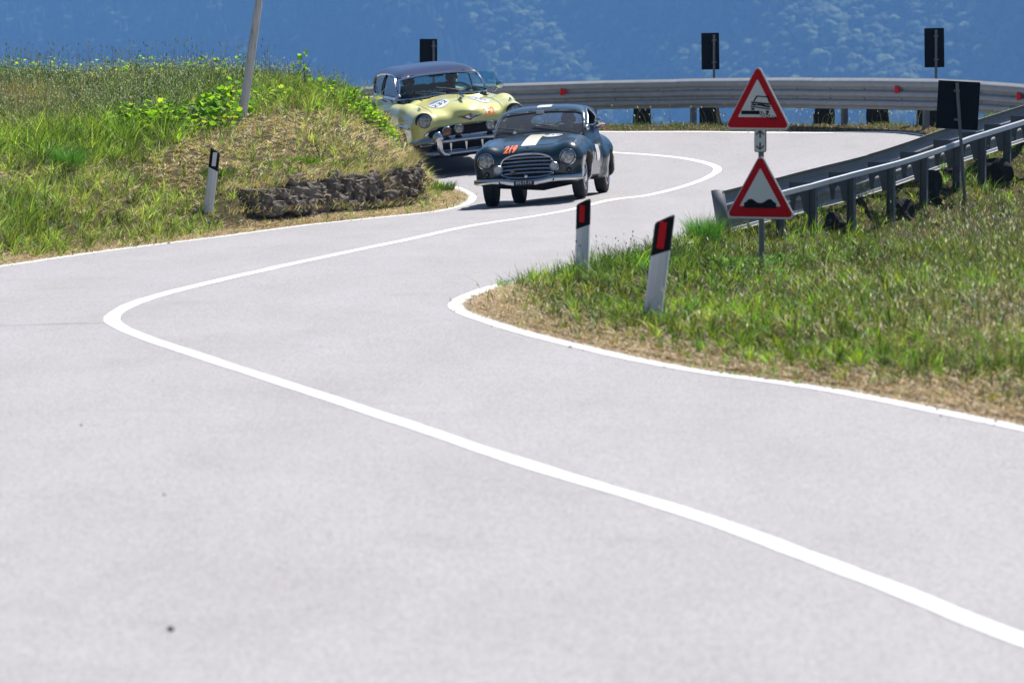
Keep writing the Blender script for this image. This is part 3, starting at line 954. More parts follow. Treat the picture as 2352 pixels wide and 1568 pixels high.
# ------------------------------------------------------------------ dark green fastback coupe
def green_car():
    root = empty("vintage_coupe")
    paint = car_paint("dark_green_paint", (.006, .024, .034), coat=.6, rough=.3, spec=.3)
    side = poly_sdf(rounded([(-1.80, .27), (-1.91, .40), (-1.92, .56), (-1.86, .68), (-1.70, .75), (-1.3, .825), (-.9, .88), (-.5, .915), (.2, .94), (.9, .96), (1.5, .88), (1.9, .70), (2.08, .48), (2.02, .28), (1.2, .25), (0, .25), (-1.2, .25)]))
    hw = [(-1.96, .0), (-1.94, .30), (-1.86, .48), (-1.6, .60), (-1.1, .655), (-.5, .70), (.2, .725), (.9, .71), (1.5, .62), (1.9, .46), (2.08, .25), (2.12, 0)]
    plan = poly_sdf(closed_spline([(w, y) for y, w in hw] + [(-w, y) for y, w in hw[-2:0:-1]], 4))
    hwf = [(.25, .62), (.4, .70), (.6, .715), (.76, .68), (.86, .56), (.93, .32), (.945, .12), (.947, 0)]
    front = poly_sdf(closed_spline([(w, z) for z, w in hwf] + [(-w, z) for z, w in hwf[-2::-1]], 4))
    cs = poly_sdf(rounded([(-.66, .80), (-.58, .90), (-.40, 1.03), (-.20, 1.155), (-.06, 1.225), (.16, 1.29), (.45, 1.318), (.85, 1.285), (1.2, 1.20), (1.55, 1.04), (1.85, .86), (1.9, .7), (.6, .65), (-.4, .7)]))
    cw = [(-.76, 0), (-.74, .36), (-.66, .585), (-.45, .66), (0, .685), (.7, .665), (1.2, .56), (1.6, .42), (1.85, .2), (1.9, 0)]
    cplan = poly_sdf(closed_spline([(w, y) for y, w in cw] + [(-w, y) for y, w in cw[-2:0:-1]], 4))
    cf_ = [(.7, .66), (.9, .66), (1.05, .64), (1.15, .605), (1.23, .54), (1.285, .40), (1.31, .2), (1.315, 0)]
    cfront = poly_sdf(closed_spline([(w, z) for z, w in cf_] + [(-w, z) for z, w in cf_[-2::-1]], 4))
    def cabin(P):
        return smax(smax(cs(P[:, 1], P[:, 2]), cplan(P[:, 0], P[:, 1]), .10), cfront(P[:, 0], P[:, 2]), .07)
    def lower(P):
        A = P.copy(); A[:, 0] = np.abs(A[:, 0])
        d = smax(smax(side(P[:, 1], P[:, 2]), plan(P[:, 0], P[:, 1]), .22), front(P[:, 0], P[:, 2]), .10)
        fen = s_cone(A, (.545, -1.68, .625), (.545, -.95, .645), .165, .18)
        fen = smin(fen, s_cone(A, (.545, -.95, .645), (.58, .1, .58), .18, .12), .2)
        fen = smin(fen, s_rbox(A, (.55, -1.22, .46), (.165, .62, .215), .13), .12)
        rf = smin(s_cone(A, (.58, .7, .56), (.555, 1.25, .62), .14, .175), s_cone(A, (.555, 1.25, .62), (.45, 1.8, .52), .175, .14), .15)
        rf = smin(rf, s_rbox(A, (.57, 1.2, .43), (.155, .55, .18), .12), .12)
        d = smin(d, fen, .09); d = smin(d, rf, .10)
        return d
    def outer(P): return smin(lower(P), cabin(P), .05)
    wsp = poly_sdf(closed_spline([(-.58, .865), (-.30, .925), (0, .94), (.30, .925), (.58, .865), (.605, .91), (.575, 1.08), (.52, 1.165), (.26, 1.195), (0, 1.205), (-.26, 1.195), (-.52, 1.165), (-.575, 1.08), (-.605, .91)], 4))
    swo = closed_spline([(-.30, 1.0), (.0, .99), (.35, .995), (.62, 1.0), (.66, 1.06), (.60, 1.15), (.42, 1.205), (.18, 1.21), (.0, 1.17), (-.16, 1.09)], 4)
    sw = poly_sdf(swo)
    rwo = closed_spline([(-.36, 1.04), (0, 1.035), (.36, 1.04), (.36, 1.12), (.25, 1.17), (0, 1.185), (-.25, 1.17), (-.36, 1.12)], 4)
    rw = poly_sdf(rwo)
    gro = closed_spline([(-.36, .49), (-.33, .38), (-.15, .345), (.15, .345), (.33, .38), (.36, .49), (.31, .60), (.13, .655), (-.13, .655), (-.31, .60)], 4)
    gr = poly_sdf(gro)
    WY, RY = -1.2, 1.2
    def body(P):
        A = P.copy(); A[:, 0] = np.abs(A[:, 0])
        d = outer(P)
        cav = smin(cabin(P) + .035, s_rbox(P, (0, .35, .66), (.60, .85, .34), .1), .03)
        d = np.maximum(d, -cav)
        d = np.maximum(d, -np.maximum(wsp(P[:, 0], P[:, 2]), P[:, 1] - .1))
        d = np.maximum(d, -np.maximum(np.maximum(sw(P[:, 1], P[:, 2]), .38 - A[:, 0]), 0 - 1 * (A[:, 0] - .2)))
        d = np.maximum(d, -np.maximum(rw(P[:, 0], P[:, 2]), .9 - P[:, 1]))
        d = np.maximum(d, -np.maximum(gr(P[:, 0], P[:, 2]), np.abs(P[:, 1] + 1.9) - .13))
        for y in (WY, RY):
            d = np.maximum(d, -np.maximum(np.hypot(P[:, 1] - y, P[:, 2] - .30) - .345, .44 - A[:, 0]))
        return d
    def split(c):
        ing = (gr(c[:, 0], c[:, 2]) < .004) & (c[:, 1] < -1.6) & (lower(c) < -.012)
        wellm = np.zeros(len(c), bool)
        for y in (WY, RY): wellm |= (np.hypot(c[:, 1] - y, c[:, 2] - .30) < .35) & (np.abs(c[:, 0]) < .70) & (lower(c) < -.01)
        inn = (outer(c) < -.02) & ~ing & ~wellm
        return np.where(ing | wellm, 1, np.where(inn, 2, np.where(c[:, 2] < .262, 1, 0)))
    bd = sdf_obj("body", body, (-.86, -2.02, .16), (.86, 2.2, 1.4), .02, [paint, M_BLACK, M_LEATHER_D], root, split)
    fz = lambda p: (p[0], -3.0, p[1])
    # glass
    patch("windscreen", cabin, closed_spline([(-.58, .865), (-.30, .925), (0, .94), (.30, .925), (.58, .865), (.605, .91), (.575, 1.08), (.52, 1.165), (.26, 1.195), (0, 1.205), (-.26, 1.195), (-.52, 1.165), (-.575, 1.08), (-.605, .91)], 3), (0, 1, 0), M_GLASS_MILKY, root, -.012, 8, fz)
    trim("windscreen_trim", cabin, closed_spline([(-.58, .865), (-.30, .925), (0, .94), (.30, .925), (.58, .865), (.605, .91), (.575, 1.08), (.52, 1.165), (.26, 1.195), (0, 1.205), (-.26, 1.195), (-.52, 1.165), (-.575, 1.08), (-.605, .91)], 4), (0, 1, 0), M_RUBBER, root, .011, 0, fz)
    patch("rear_window", cabin, rwo, (0, -1, 0), M_GLASS, root, -.012, 5, lambda p: (p[0], 3.0, p[1]))
    patch("side_window", cabin, swo, (1, 0, 0), M_GLASS, root, -.012, 5, lambda p: (-2.0, p[0], p[1]))
    for s in (-1, 1):
        trim("side_window_trim", cabin, swo, (-s, 0, 0), M_CHROME_DULL, root, .009, 0, lambda p: (s * 2.0, p[0], p[1]))
    # grille
    trim("grille_frame", lower, gro, (0, 1, 0), M_CHROME, root, .012, .004, fz)
    for i, z in enumerate((.395, .445, .495, .545, .595, .635)):
        hwid = np.interp(z, [.345, .38, .49, .60, .655], [.15, .33, .36, .31, .13]) - .01
        xs = np.linspace(-hwid, hwid, 15)
        O = np.array([(x, -3.0, z + .012 * (1 - (x / .36) ** 2)) for x in xs]); Pp = march(lower, O, (0, 1, 0))
        b = MB()
        b.tube([(p[0], p[1] + .02, p[2]) for p in Pp], .0125, 6)
        b.build("grille_bar", M_CHROME_DULL, root, True)
    MB().box((-.20, -1.885, .432), (.055, .02, .03)).build("grille_badge", simple("bronze_badge", (.25, .19, .10), .4, .6), root, bevel=.004)
    # lamps
    for s in (-1, 1):
        lamp(root, "headlight", (s * .55, -1.878, .585), .097, .10, M_LENS, M_CHROME)
        k = lamp(root, "fog_lamp", (s * .375, -2.0, .47 if s > 0 else .46), .058, .05, simple("frosted_lens", (.33, .36, .42), .35, .2, noise=.15, nscale=25, coat=.5), M_CHROME_DULL, dish=.12)
        MB().tube([(s * .375, -1.97, .46), (s * .36, -1.93, .36)], .012, 6).build("lamp_stalk", M_BLACK, k)
        lamp(root, "side_lamp", (s * .555, -1.855, .41), .028, .05, simple("smoked_lens", (.05, .055, .06), .3, noise=.2, coat=.5), M_BLACK)
    # bumper
    xs = np.linspace(-.73, .73, 31)
    b = MB(); n = len(xs)
    prof = [(-.022, -.036), (-.032, -.018), (-.034, .0), (-.032, .018), (-.022, .036), (.004, .04), (.010, 0), (.004, -.04)]
    V, Fc = [], []
    for i, x in enumerate(xs):
        yb = -2.03 + .20 * (abs(x) / .73) ** 3.0 - .0
        zb = .315 - .035 * math.exp(-(x / .28) ** 4)
        sc = 1.0 if i not in (0, n - 1) else .75
        for py, pz in prof: V.append((x, yb + py * sc, zb + pz * sc))
    m = len(prof)
    for i in range(n - 1):
        for k in range(m):
            Fc.append((i * m + k, i * m + (k + 1) % m, (i + 1) * m + (k + 1) % m, (i + 1) * m + k))
    Fc += [tuple(range(m)), tuple(reversed(range((n - 1) * m, n * m)))]
    bmp = b.add(V, Fc).build("bumper", M_CHROME, root, True)
    for s in (-1, 1): MB().box((s * .35, -1.93, .30), (.04, .22, .03)).build("bumper_bracket", M_BLACK, bmp)
    pl = MB().box((-.03, -2.075, .275), (.27, .012, .062)).build("number_plate", simple("plate_blue", (.008, .010, .02), .5, noise=.1), root, bevel=.004)
    V, Fc = text_mesh("PM-77-19", .060, 0, 0, .90)
    mesh_obj("plate_lettering", np.c_[V[:, 0] - .03, np.full(len(V), -2.0835), V[:, 1] + .275], Fc, simple("plate_white", (.62, .63, .63), .5), pl)
    MB().lathe([(.024, .01), (.022, -.006), (.01, -.012), (.001, -.013)], (0, -2.045, .365), 'y', 12).build("bumper_boss", M_CHROME, root, True)
    # stripe, roundel, numbers
    zdown = lambda p: (p[0], p[1], 2.0)
    def strip(name, x0, x1, y0, y1, f):
        xs_ = np.linspace(x0, x1, 7); ys_ = np.linspace(y0, y1, 24)
        X, Y = np.meshgrid(xs_, ys_); P = march(f, np.c_[X.ravel(), Y.ravel(), np.full(X.size, 2.0)], (0, 0, -1)); P[:, 2] += .004
        I = np.arange(X.size).reshape(X.shape)
        q = np.stack([I[:-1, :-1], I[:-1, 1:], I[1:, 1:], I[1:, :-1]], -1).reshape(-1, 4)
        return mesh_obj(name, P, q, M_CREAM, root, True)
    strip("bonnet_stripe", -.10, .10, -1.66, -.62, lower)
    strip("roof_stripe", -.10, .10, .06, .95, cabin)
    el = [(.235 + .13 * math.cos(a), -.90 + .20 * math.sin(a)) for a in np.linspace(0, 2 * math.pi, 29)[:-1]]
    r_ = patch("bonnet_roundel", lower, el, (0, 0, -1), M_WHITE, root, .007, 5, zdown)
    text_decal("roundel_number", lower, "219", .16, (.235, -.90, 2), (1, 0, 0), (0, 1, 0), (0, 0, -1), M_BLKPRINT, r_, .011)
    text_decal("start_number", lower, "219", .125, (-.235, -2.6, .722), (1, 0, .045), (-.02, 0, 1), (0, 1, 0), M_ORANGE, root, .012, shear=.28, bold=.006, width=.85)
    dr = [(-.02 + .25 * math.cos(a), .66 + .17 * math.sin(a)) for a in np.linspace(0, 2 * math.pi, 29)[:-1]]
    patch("door_roundel", lower, dr, (-1, 0, 0), M_WHITE, root, .006, 5, lambda p: (2.0, p[0], p[1]))
    # panel seams of bonnet and door
    for s in (-1, 1):
        ln = [(s * (.33 + .16 * t), -1.62 + 1.05 * t) for t in np.linspace(0, 1, 18)]
        trim("bonnet_seam", lower, ln, (0, 0, -1), M_BLACK, root, .004, 0, zdown, False)
        for y in (-.48, .55):
            ln = [(y + .02 * math.sin(t * 3), .88 - .56 * t) for t in np.linspace(0, 1, 14)]
            trim("door_seam", lower, ln, (-s, 0, 0), M_BLACK, root, .004, 0, lambda p: (s * 2, p[0], p[1]), False)
    ln = [(x, -1.63 - .03 * (1 - (x / .33) ** 2)) for x in np.linspace(-.33, .33, 14)]
    trim("bonnet_seam", lower, ln, (0, 0, -1), M_BLACK, root, .004, 0, zdown, False)
    bdg = march(lower, np.array([[0, -1.735, 2.0]]), (0, 0, -1))[0]
    MB().lathe([(.02, 0), (.018, .012), (.004, .016)], bdg, 'z', 12).build("bonnet_badge", M_CHROME, root, True)
    # wipers
    p1 = march(outer, np.array([[-.22, -3, .965], [-.50, -3, 1.0], [.26, -3, .98], [-.06, -3, 1.035]]), (0, 1, 0))
    o = np.array([0, -.025, .01])
    P = p1 + o
    wiper(root, "wiper", P[0], P[1], [P[1] + (P[0] - P[1]) * .55 + np.array([0, -.01, 0]), P[1] - (P[0] - P[1]) * .28 + np.array([0, -.01, -.004])], M_CHROME)
    wiper(root, "wiper", P[2], P[3], [P[3] + (P[2] - P[3]) * .62 + np.array([0, -.01, .0]), P[3] - (P[2] - P[3]) * .12 + np.array([0, -.01, .0])], M_CHROME)
    # mirrors
    MB().box((-.03, -.14, 1.20), (.11, .02, .045)).build("rear_view_mirror", simple("mirror_back", (.4, .42, .4), .3, .4), root, bevel=.008)
    mm = MB().lathe([(.012, -.05), (.045, -.035), (.058, 0), (.05, .012), (.001, .014)], (.80, -.42, 1.03), 'y', 16).build("door_mirror", M_CHROME, root, True)
    MB().tube([(.80, -.41, 1.03), (.72, -.38, .95)], .008, 6).build("mirror_stalk", M_CHROME, mm)
    MB().lathe([(.012, -.05), (.034, -.02), (.04, 0), (.035, .05), (.01, .07)], (.655, -.60, .955), 'y', 14).build("cowl_lamp", M_CHROME, root, True)
    q = march(lower, np.array([[2.0, -.72, .74], [2.0, -.72, .70]]), (-1, 0, 0))
    for pz in q: MB().box(pz, (.012, .10, .014)).build("wing_badge", M_CHROME, root)
    # door handle
    q = march(lower, np.array([[2.0, .42, .80], [-2., .42, .80]]), (-1, 0, 0))
    MB().tube([(q[0][0] + .02, .36, .80), (q[0][0] + .03, .48, .80)], .01, 6).build("door_handle", M_CHROME, root, True)
    # inside
    seat(root, "seat", (.30, .12, .45), .46, M_LEATHER_D, .42); seat(root, "seat", (-.30, .12, .45), .46, M_LEATHER_D, .42)
    steering_wheel(root, (.30, -.28, .90), .19, M_BLACK)
    MB().box((0, -.46, .86), (1.1, .12, .14)).build("dashboard", simple("dash_paint", (.02, .03, .03), .4), root, bevel=.03)
    # underside
    b = MB()
    b.tube([(-.5, WY, .24), (-.2, WY + .02, .22), (.1, WY, .20), (.5, WY, .24)], [.03, .04, .05, .03], 8)
    b.tube([(-.55, RY, .30), (-.1, RY, .30), (0, RY, .29), (.1, RY, .30), (.55, RY, .30)], [.04, .05, .11, .05, .04], 8)
    b.tube([(.05, -1.3, .25), (.08, -.9, .20), (.15, .3, .20), (.3, 1.9, .24)], .028, 6)
    b.box((.05, -1.0, .24), (.32, .5, .12))
    b.build("chassis", M_BLACK, root, True)
    return root, [( -.60, WY), (.60, WY), (-.585, RY), (.585, RY)], outer, cabin

# ------------------------------------------------------------------ pale yellow hardtop saloon with dark blue roof
def yellow_car():
    root = empty("vintage_hardtop")
    paint = car_paint("pale_yellow_paint", (.62, .60, .20), coat=.7, rough=.4)
    roofp = car_paint("navy_roof_paint", (.018, .026, .072), coat=.35, rough=.3, spec=.25)
    side = poly_sdf(rounded([(-2.26, .40), (-2.36, .60), (-2.42, .77), (-2.40, .88), (-2.28, .98), (-2.0, 1.055), (-1.5, 1.10), (-.95, 1.115), (-.6, 1.115), (0, 1.11), (1.0, 1.10), (2.0, 1.08), (2.55, 1.0), (2.72, .8), (2.66, .42), (1.6, .30), (0, .28), (-1.5, .30)]))
    hw = [(-2.46, 0), (-2.44, .40), (-2.38, .66), (-2.2, .78), (-1.6, .86), (-.6, .905), (.4, .915), (1.6, .90), (2.3, .84), (2.65, .68), (2.72, .4), (2.74, 0)]
    plan = poly_sdf(closed_spline([(w, y) for y, w in hw] + [(-w, y) for y, w in hw[-2:0:-1]], 4))
    hwf = [(.28, .82), (.45, .90), (.7, .925), (.9, .91), (1.02, .82), (1.10, .6), (1.16, .3), (1.175, 0)]
    front = poly_sdf(closed_spline([(w, z) for z, w in hwf] + [(-w, z) for z, w in hwf[-2::-1]], 4))
    cs = poly_sdf(rounded([(-.96, .98), (-.82, 1.13), (-.58, 1.30), (-.38, 1.43), (-.18, 1.53), (.15, 1.60), (.6, 1.625), (1.0, 1.605), (1.35, 1.52), (1.62, 1.37), (1.85, 1.17), (1.98, 1.0), (.6, .9), (-.6, .92)]))
    cw = [(-1.02, 0), (-.97, .40), (-.80, .64), (-.5, .745), (0, .775), (.6, .775), (1.2, .73), (1.6, .62), (1.85, .4), (1.93, 0)]
    cplan = poly_sdf(closed_spline([(w, y) for y, w in cw] + [(-w, y) for y, w in cw[-2:0:-1]], 4))
    cf_ = [(.9, .78), (1.15, .775), (1.3, .735), (1.43, .69), (1.52, .62), (1.59, .48), (1.62, .25), (1.63, 0)]
    cfront = poly_sdf(closed_spline([(w, z) for z, w in cf_] + [(-w, z) for z, w in cf_[-2::-1]], 4))
    def cabin(P): return smax(smax(cs(P[:, 1], P[:, 2]), cplan(P[:, 0], P[:, 1]), .12), cfront(P[:, 0], P[:, 2]), .06)
    def lower(P):
        A = P.copy(); A[:, 0] = np.abs(A[:, 0])
        d = smax(smax(side(P[:, 1], P[:, 2]), plan(P[:, 0], P[:, 1]), .20), front(P[:, 0], P[:, 2]), .10)
        fen = s_cone(A, (.735, -2.26, .905), (.77, -1.5, .945), .152, .15)
        fen = smin(fen, s_cone(A, (.77, -1.5, .945), (.79, -.3, .97), .15, .12), .2)
        fen = smin(fen, s_rbox(A, (.75, -1.5, .62), (.175, .86, .30), .14), .12)
        rf = smin(s_cone(A, (.80, .6, .95), (.77, 2.45, .95), .12, .13), s_rbox(A, (.77, 1.7, .62), (.15, .9, .3), .13), .15)
        d = smin(d, fen, .08); d = smin(d, rf, .10)
        # raised bonnet centre
        d = smin(d, s_ellipsoid(P, (0, -1.4, .98), (.36, 1.05, .185)), .14)
        return d
    def outer(P): return smin(lower(P), cabin(P), .03)
    wso = [(-.71, 1.15), (-.36, 1.16), (0, 1.165), (.36, 1.16), (.71, 1.15), (.725, 1.19), (.67, 1.36), (.62, 1.44), (.3, 1.475), (0, 1.48), (-.3, 1.475), (-.62, 1.44), (-.67, 1.36), (-.725, 1.19)]
    wsp = poly_sdf(closed_spline(wso, 4))
    swo = closed_spline([(-.60, 1.18), (.2, 1.165), (1.0, 1.165), (1.34, 1.17), (1.37, 1.24), (1.2, 1.40), (.95, 1.475), (.4, 1.505), (-.12, 1.485), (-.28, 1.43), (-.48, 1.28)], 4)
    sw = poly_sdf(swo)
    rwo = closed_spline([(-.56, 1.20), (0, 1.19), (.56, 1.20), (.58, 1.30), (.46, 1.44), (0, 1.47), (-.46, 1.44), (-.58, 1.30)], 4)
    rw = poly_sdf(rwo)
    gro = closed_spline([(-.66, .62), (-.69, .70), (-.60, .755), (-.3, .785), (0, .795), (.3, .785), (.60, .755), (.69, .70), (.66, .62), (.62, .45), (.3, .42), (-.3, .42), (-.62, .45)], 4)
    gr = poly_sdf(gro)
    WY, RY = -1.5, 1.5
    def body(P):
        A = P.copy(); A[:, 0] = np.abs(A[:, 0])
        d = outer(P)
        cav = smin(cabin(P) + .04, s_rbox(P, (0, .35, .80), (.74, 1.15, .42), .1), .03)
        d = np.maximum(d, -cav)
        d = np.maximum(d, -np.maximum(wsp(P[:, 0], P[:, 2]), P[:, 1] + .0))
        d = np.maximum(d, -np.maximum(sw(P[:, 1], P[:, 2]), .46 - A[:, 0]))
        d = np.maximum(d, -np.maximum(rw(P[:, 0], P[:, 2]), 1.0 - P[:, 1]))
        d = np.maximum(d, -np.maximum(gr(P[:, 0], P[:, 2]), np.abs(P[:, 1] + 2.35) - .22))
        for y in (WY, RY):
            d = np.maximum(d, -np.maximum(np.hypot(P[:, 1] - y, P[:, 2] - .36) - (.42 if y == WY else .38), .56 - A[:, 0]))
        return d
    def split(c):
        lo_ = lower(c)
        ing = (gr(c[:, 0], c[:, 2]) < .004) & (c[:, 1] < -1.9) & (lo_ < -.012)
        wellm = np.zeros(len(c), bool)
        for y in (WY, RY): wellm |= (np.hypot(c[:, 1] - y, c[:, 2] - .36) < .425) & (np.abs(c[:, 0]) < .87) & (lo_ < -.01)
        inn = (outer(c) < -.02) & ~ing & ~wellm
        roof = (cabin(c) > -.02) & (lo_ > .06) & (c[:, 2] > 1.22)
        roof = (lo_ > .03) & (c[:, 2] > 1.17) & ~inn
        pil = roof & (c[:, 1] < -.12) & (c[:, 2] < 1.45) & (np.abs(c[:, 0]) > .58)
        under = (c[:, 1] < -1.86) & (c[:, 2] < .575)
        ing = ing | under
        return np.where(pil, 4, 0) + np.where(pil, 0, 1) * np.where(ing | wellm, 1, np.where(inn, 2, np.where(roof, 3, np.where(c[:, 2] < .33, 1, 0))))
    sdf_obj("body", body, (-1.04, -2.56, .2), (1.04, 2.84, 1.72), .023, [paint, M_BLACK, simple("cabin_lining", (.035, .045, .045), .7, noise=.15), roofp, M_CHROME_DULL], root, split)
    fz = lambda p: (p[0], -4.0, p[1]); zdown = lambda p: (p[0], p[1], 2.5)
    patch("windscreen", cabin, closed_spline(wso, 3), (0, 1, 0), M_GLASS_TEAL, root, -.015, 8, fz)
    trim("windscreen_trim", cabin, closed_spline(wso, 4), (0, 1, 0), M_CHROME, root, .02, 0, fz)
    patch("rear_window", cabin, rwo, (0, -1, 0), M_GLASS_TEAL, root, -.015, 5, lambda p: (p[0], 4.0, p[1]))
    for s in (-1, 1):
        if s < 0: patch("side_window", cabin, swo, (-s, 0, 0), M_GLASS_TEAL, root, -.015, 5, lambda p: (s * 3.0, p[0], p[1]))
        trim("side_window_trim", cabin, swo, (-s, 0, 0), M_CHROME, root, .018, 0, lambda p: (s * 3.0, p[0], p[1]))
        for (ya, yb) in ((.52, .50),):
            ln = [(ya + (yb - ya) * t, 1.17 + .33 * t) for t in np.linspace(0, 1, 8)]
            trim("window_divider", cabin, ln, (-s, 0, 0), M_BLACK, root, .012, 0, lambda p: (s * 3.0, p[0], p[1]), False)
        ln = [(y, 1.145) for y in np.linspace(-.75, 1.75, 26)]
        trim("belt_moulding", outer, ln, (-s, 0, 0), M_CHROME, root, .018, 0, lambda p: (s * 3.0, p[0], p[1]), False)
        ln = [(y, .80 + .02 * (y + 2)) for y in np.linspace(-2.12, -1.50, 12)]
        o_ = trim("side_spear", lower, ln, (-s, 0, 0), M_CHROME, root, .024, 0, lambda p: (s * 3.0, p[0], p[1]), False)
        ln = [(y, .92) for y in np.linspace(-2.0, -1.72, 8)]
        trim("fender_script", lower, ln, (-s, 0, 0), M_CHROME, root, .006, 0, lambda p: (s * 3.0, p[0], p[1]), False)
        q = march(lower, np.array([[s * 3.0, -.45, .98]]), (-s, 0, 0))[0]
        # open quarter window swung outwards
    # quarter window swung open on the driver's side
    qx = .76
    MB().add([(qx - .02, -.62, 1.19), (qx - .09, -.36, 1.45), (qx + .14, -.50, 1.43), (qx + .20, -.66, 1.20)], [(0, 1, 2, 3)]).build("quarter_window", M_GLASS_TEAL, root)
    # grille
    trim("grille_frame", lower, closed_spline([(-.66, .62), (-.70, .71), (-.60, .765), (-.3, .795), (0, .805), (.3, .795), (.60, .765), (.70, .71), (.66, .62)], 3)[:-3], (0, 1, 0), M_CHROME, root, .02, .006, fz, False)
    # bumper: upper bar, lower bar, teeth, guards
    def bar(name, z0, half, yf, hgt, dep, wrap, parent, droop=0, n=33):
        xs = np.linspace(-half, half, n); V, Fc = [], []
        prof = [(-.5, -1), (-.95, -.6), (-1, -.25), (-.8, .2), (-.4, .7), (.2, 1), (.8, .7), (.8, -.7), (0, -1)]
        for i, x in enumerate(xs):
            a = abs(x) / half
            yb = yf + wrap * a ** 3.2; zb = z0 - droop * a ** 2
            sc = 1.0 if 0 < i < n - 1 else .6
            for py, pz in prof: V.append((x, yb + py * dep * sc, zb + pz * hgt * sc))
        m = len(prof)
        for i in range(n - 1):
            for k in range(m): Fc.append((i * m + k, i * m + (k + 1) % m, (i + 1) * m + (k + 1) % m, (i + 1) * m + k))
        Fc += [tuple(range(m)), tuple(reversed(range((n - 1) * m, n * m)))]
        return MB().add(V, Fc).build(name, M_CHROME_DARKREFL, parent, True)
    bmp = bar("bumper", .605, .95, -2.56, .055, .05, .34, root, .03)
    bar("lower_bar", .395, .88, -2.50, .045, .04, .30, bmp)
    for x in (-.38, -.13, .13, .38):
        MB().lathe([(.034, .10), (.03, .06), (.02, .0), (.012, -.05), (.006, -.08)], (x, -2.52, .49), 'z', 10).build("grille_tooth", M_CHROME, root, True)
    for s in (-1, 1):
        g = MB().tube([(s * .60, -2.60, .70), (s * .60, -2.65, .64), (s * .59, -2.64, .54), (s * .57, -2.60, .45), (s * .52, -2.57, .385), (s * .42, -2.56, .365)], [.045, .075, .06, .05, .045, .03], 12).build("bumper_guard", M_CHROME, bmp, True)
        MB().lathe([(.001, .05), (.055, .04), (.085, 0), (.09, -.03), (.06, -.075), (.001, -.095)], (s * .60, -2.63, .655), 'y', 16).build("guard_bullet", M_CHROME, bmp, True)
        lamp(root, "headlight", (s * .735, -2.395, .905), .093, .10, M_LENS, M_CHROME)
        MB().lathe([(.135, .05), (.139, .0), (.13, -.012), (.118, -.01)], (s * .735, -2.36, .905), 'y', 28).build("headlight_surround", M_BLACK, root, True)
        q = march(lower, np.array([[s * .735, -2.20, 2.5], [s * .74, -2.02, 2.5]]), (0, 0, -1))
        MB().tube([q[0] + [0, -.02, .02], (q[0] + q[1]) / 2 + [0, 0, .03], q[1]], [.006, .02, .004], 6).build("fender_ornament", M_CHROME, root, True)
        MB().box((s * .74, -2.36, .54), (.20, .05, .055)).build("parking_lamp", M_LENS, root, bevel=.012)
        for x, mt, zz in ((.45, M_AMBER, .735), (.255, M_LENS, .755)):
            k = lamp(root, "driving_lamp", (s * x, -2.66, zz), .066, .075, mt, M_CHROME, dish=.3)
            MB().tube([(s * x, -2.63, zz - .06), (s * x, -2.60, .65)], .014, 6).build("lamp_stalk", M_BLACK, k)
            MB().lathe([(.06, 0), (.05, .012), (.015, .02)], (s * x, -2.60, .652), 'z', 12).build("lamp_foot", M_BLACK, k)
    # emblem: winged vee with crest
    def on(x, z, off=.02):
        p = march(lower, np.array([[x, -4.0, z]]), (0, 1, 0))[0]; p[1] -= off; return p
    e = MB()
    P_ = [on(-.20, .925), on(-.10, .925, .03), on(0, .935, .045), on(.10, .925, .03), on(.20, .955 - .03), on(.0, .865, .04)]
    e.add(P_ + [p + np.array([0, .03, 0]) for p in P_], [(0, 1, 5), (1, 2, 5), (2, 3, 5), (3, 4, 5), (6, 11, 7), (7, 11, 8), (8, 11, 9), (9, 11, 10), (0, 5, 11, 6), (5, 4, 10, 11)])
    em = e.build("bonnet_emblem", M_CHROME, root)
    MB().tube([on(-.21, .93, .03), on(0, .862, .05), on(.21, .935, .03)], [.004, .011, .004], 6).build("emblem_vee", M_CHROME, em, True)
    c = on(0, .925, .055); MB().lathe([(.03, .02), (.032, 0), (.02, -.012), (.003, -.016)], c, 'y', 12, .75, 1.3).build("emblem_crest", simple("crest_enamel", (.10, .12, .2), .3, coat=.8), em, True)
    q = march(lower, np.array([[0, -2.05, 2.5], [0, -1.85, 2.5], [0, -1.70, 2.5]]), (0, 0, -1))
    orn = MB().tube([q[0] + [0, -.06, .07], q[0] + [0, .02, .075], q[1] + [0, 0, .06], q[2] + [0, 0, .012]], [.008, .026, .018, .006], 8)
    orn.tube([q[1] + [0, 0, -.01], q[1] + [0, -.02, .05]], [.03, .012], 8)
    orn.add([q[1] + [-.11, .02, .06], q[1] + [0, -.10, .07], q[1] + [.11, .02, .06], q[1] + [0, -.02, .05]], [(0, 1, 2, 3)])
    orn.build("bonnet_ornament", M_CHROME, root, True)
    # roundels and numbers
    for x, nm in ((-.33, "232"), (.33, None)):
        el = [(x + .155 * math.cos(a), -1.72 + .30 * math.sin(a)) for a in np.linspace(0, 2 * math.pi, 33)[:-1]]
        r_ = patch("bonnet_roundel", lower, el, (0, 0, -1), M_WHITE, root, .007, 6, zdown)
        band = [(x + .150 * math.cos(a), -1.72 + .295 * math.sin(a)) for a in np.linspace(.5, math.pi - .5, 16)]
        patch("roundel_band", lower, band, (0, 0, -1), M_BLUE, r_, .010, 4, zdown)
        if nm: text_decal("roundel_number", lower, nm, .20, (x, -1.80, 2.5), (.85, .25, 0), (-.1, 1.25, 0), (0, 0, -1), M_BLKPRINT, r_, .014)
        else: text_decal("roundel_number", lower, "232", .17, (x, -1.80, 2.5), (.85, .1, 0), (0, 1.25, 0), (0, 0, -1), M_BLKPRINT, r_, .014)
    text_decal("start_number", lower, "232", .155, (.335, -4.0, .952), (.95, 0, .02), (-.03, 0, .95), (0, 1, 0), M_ORANGE, root, .012, bold=.004, width=.85)
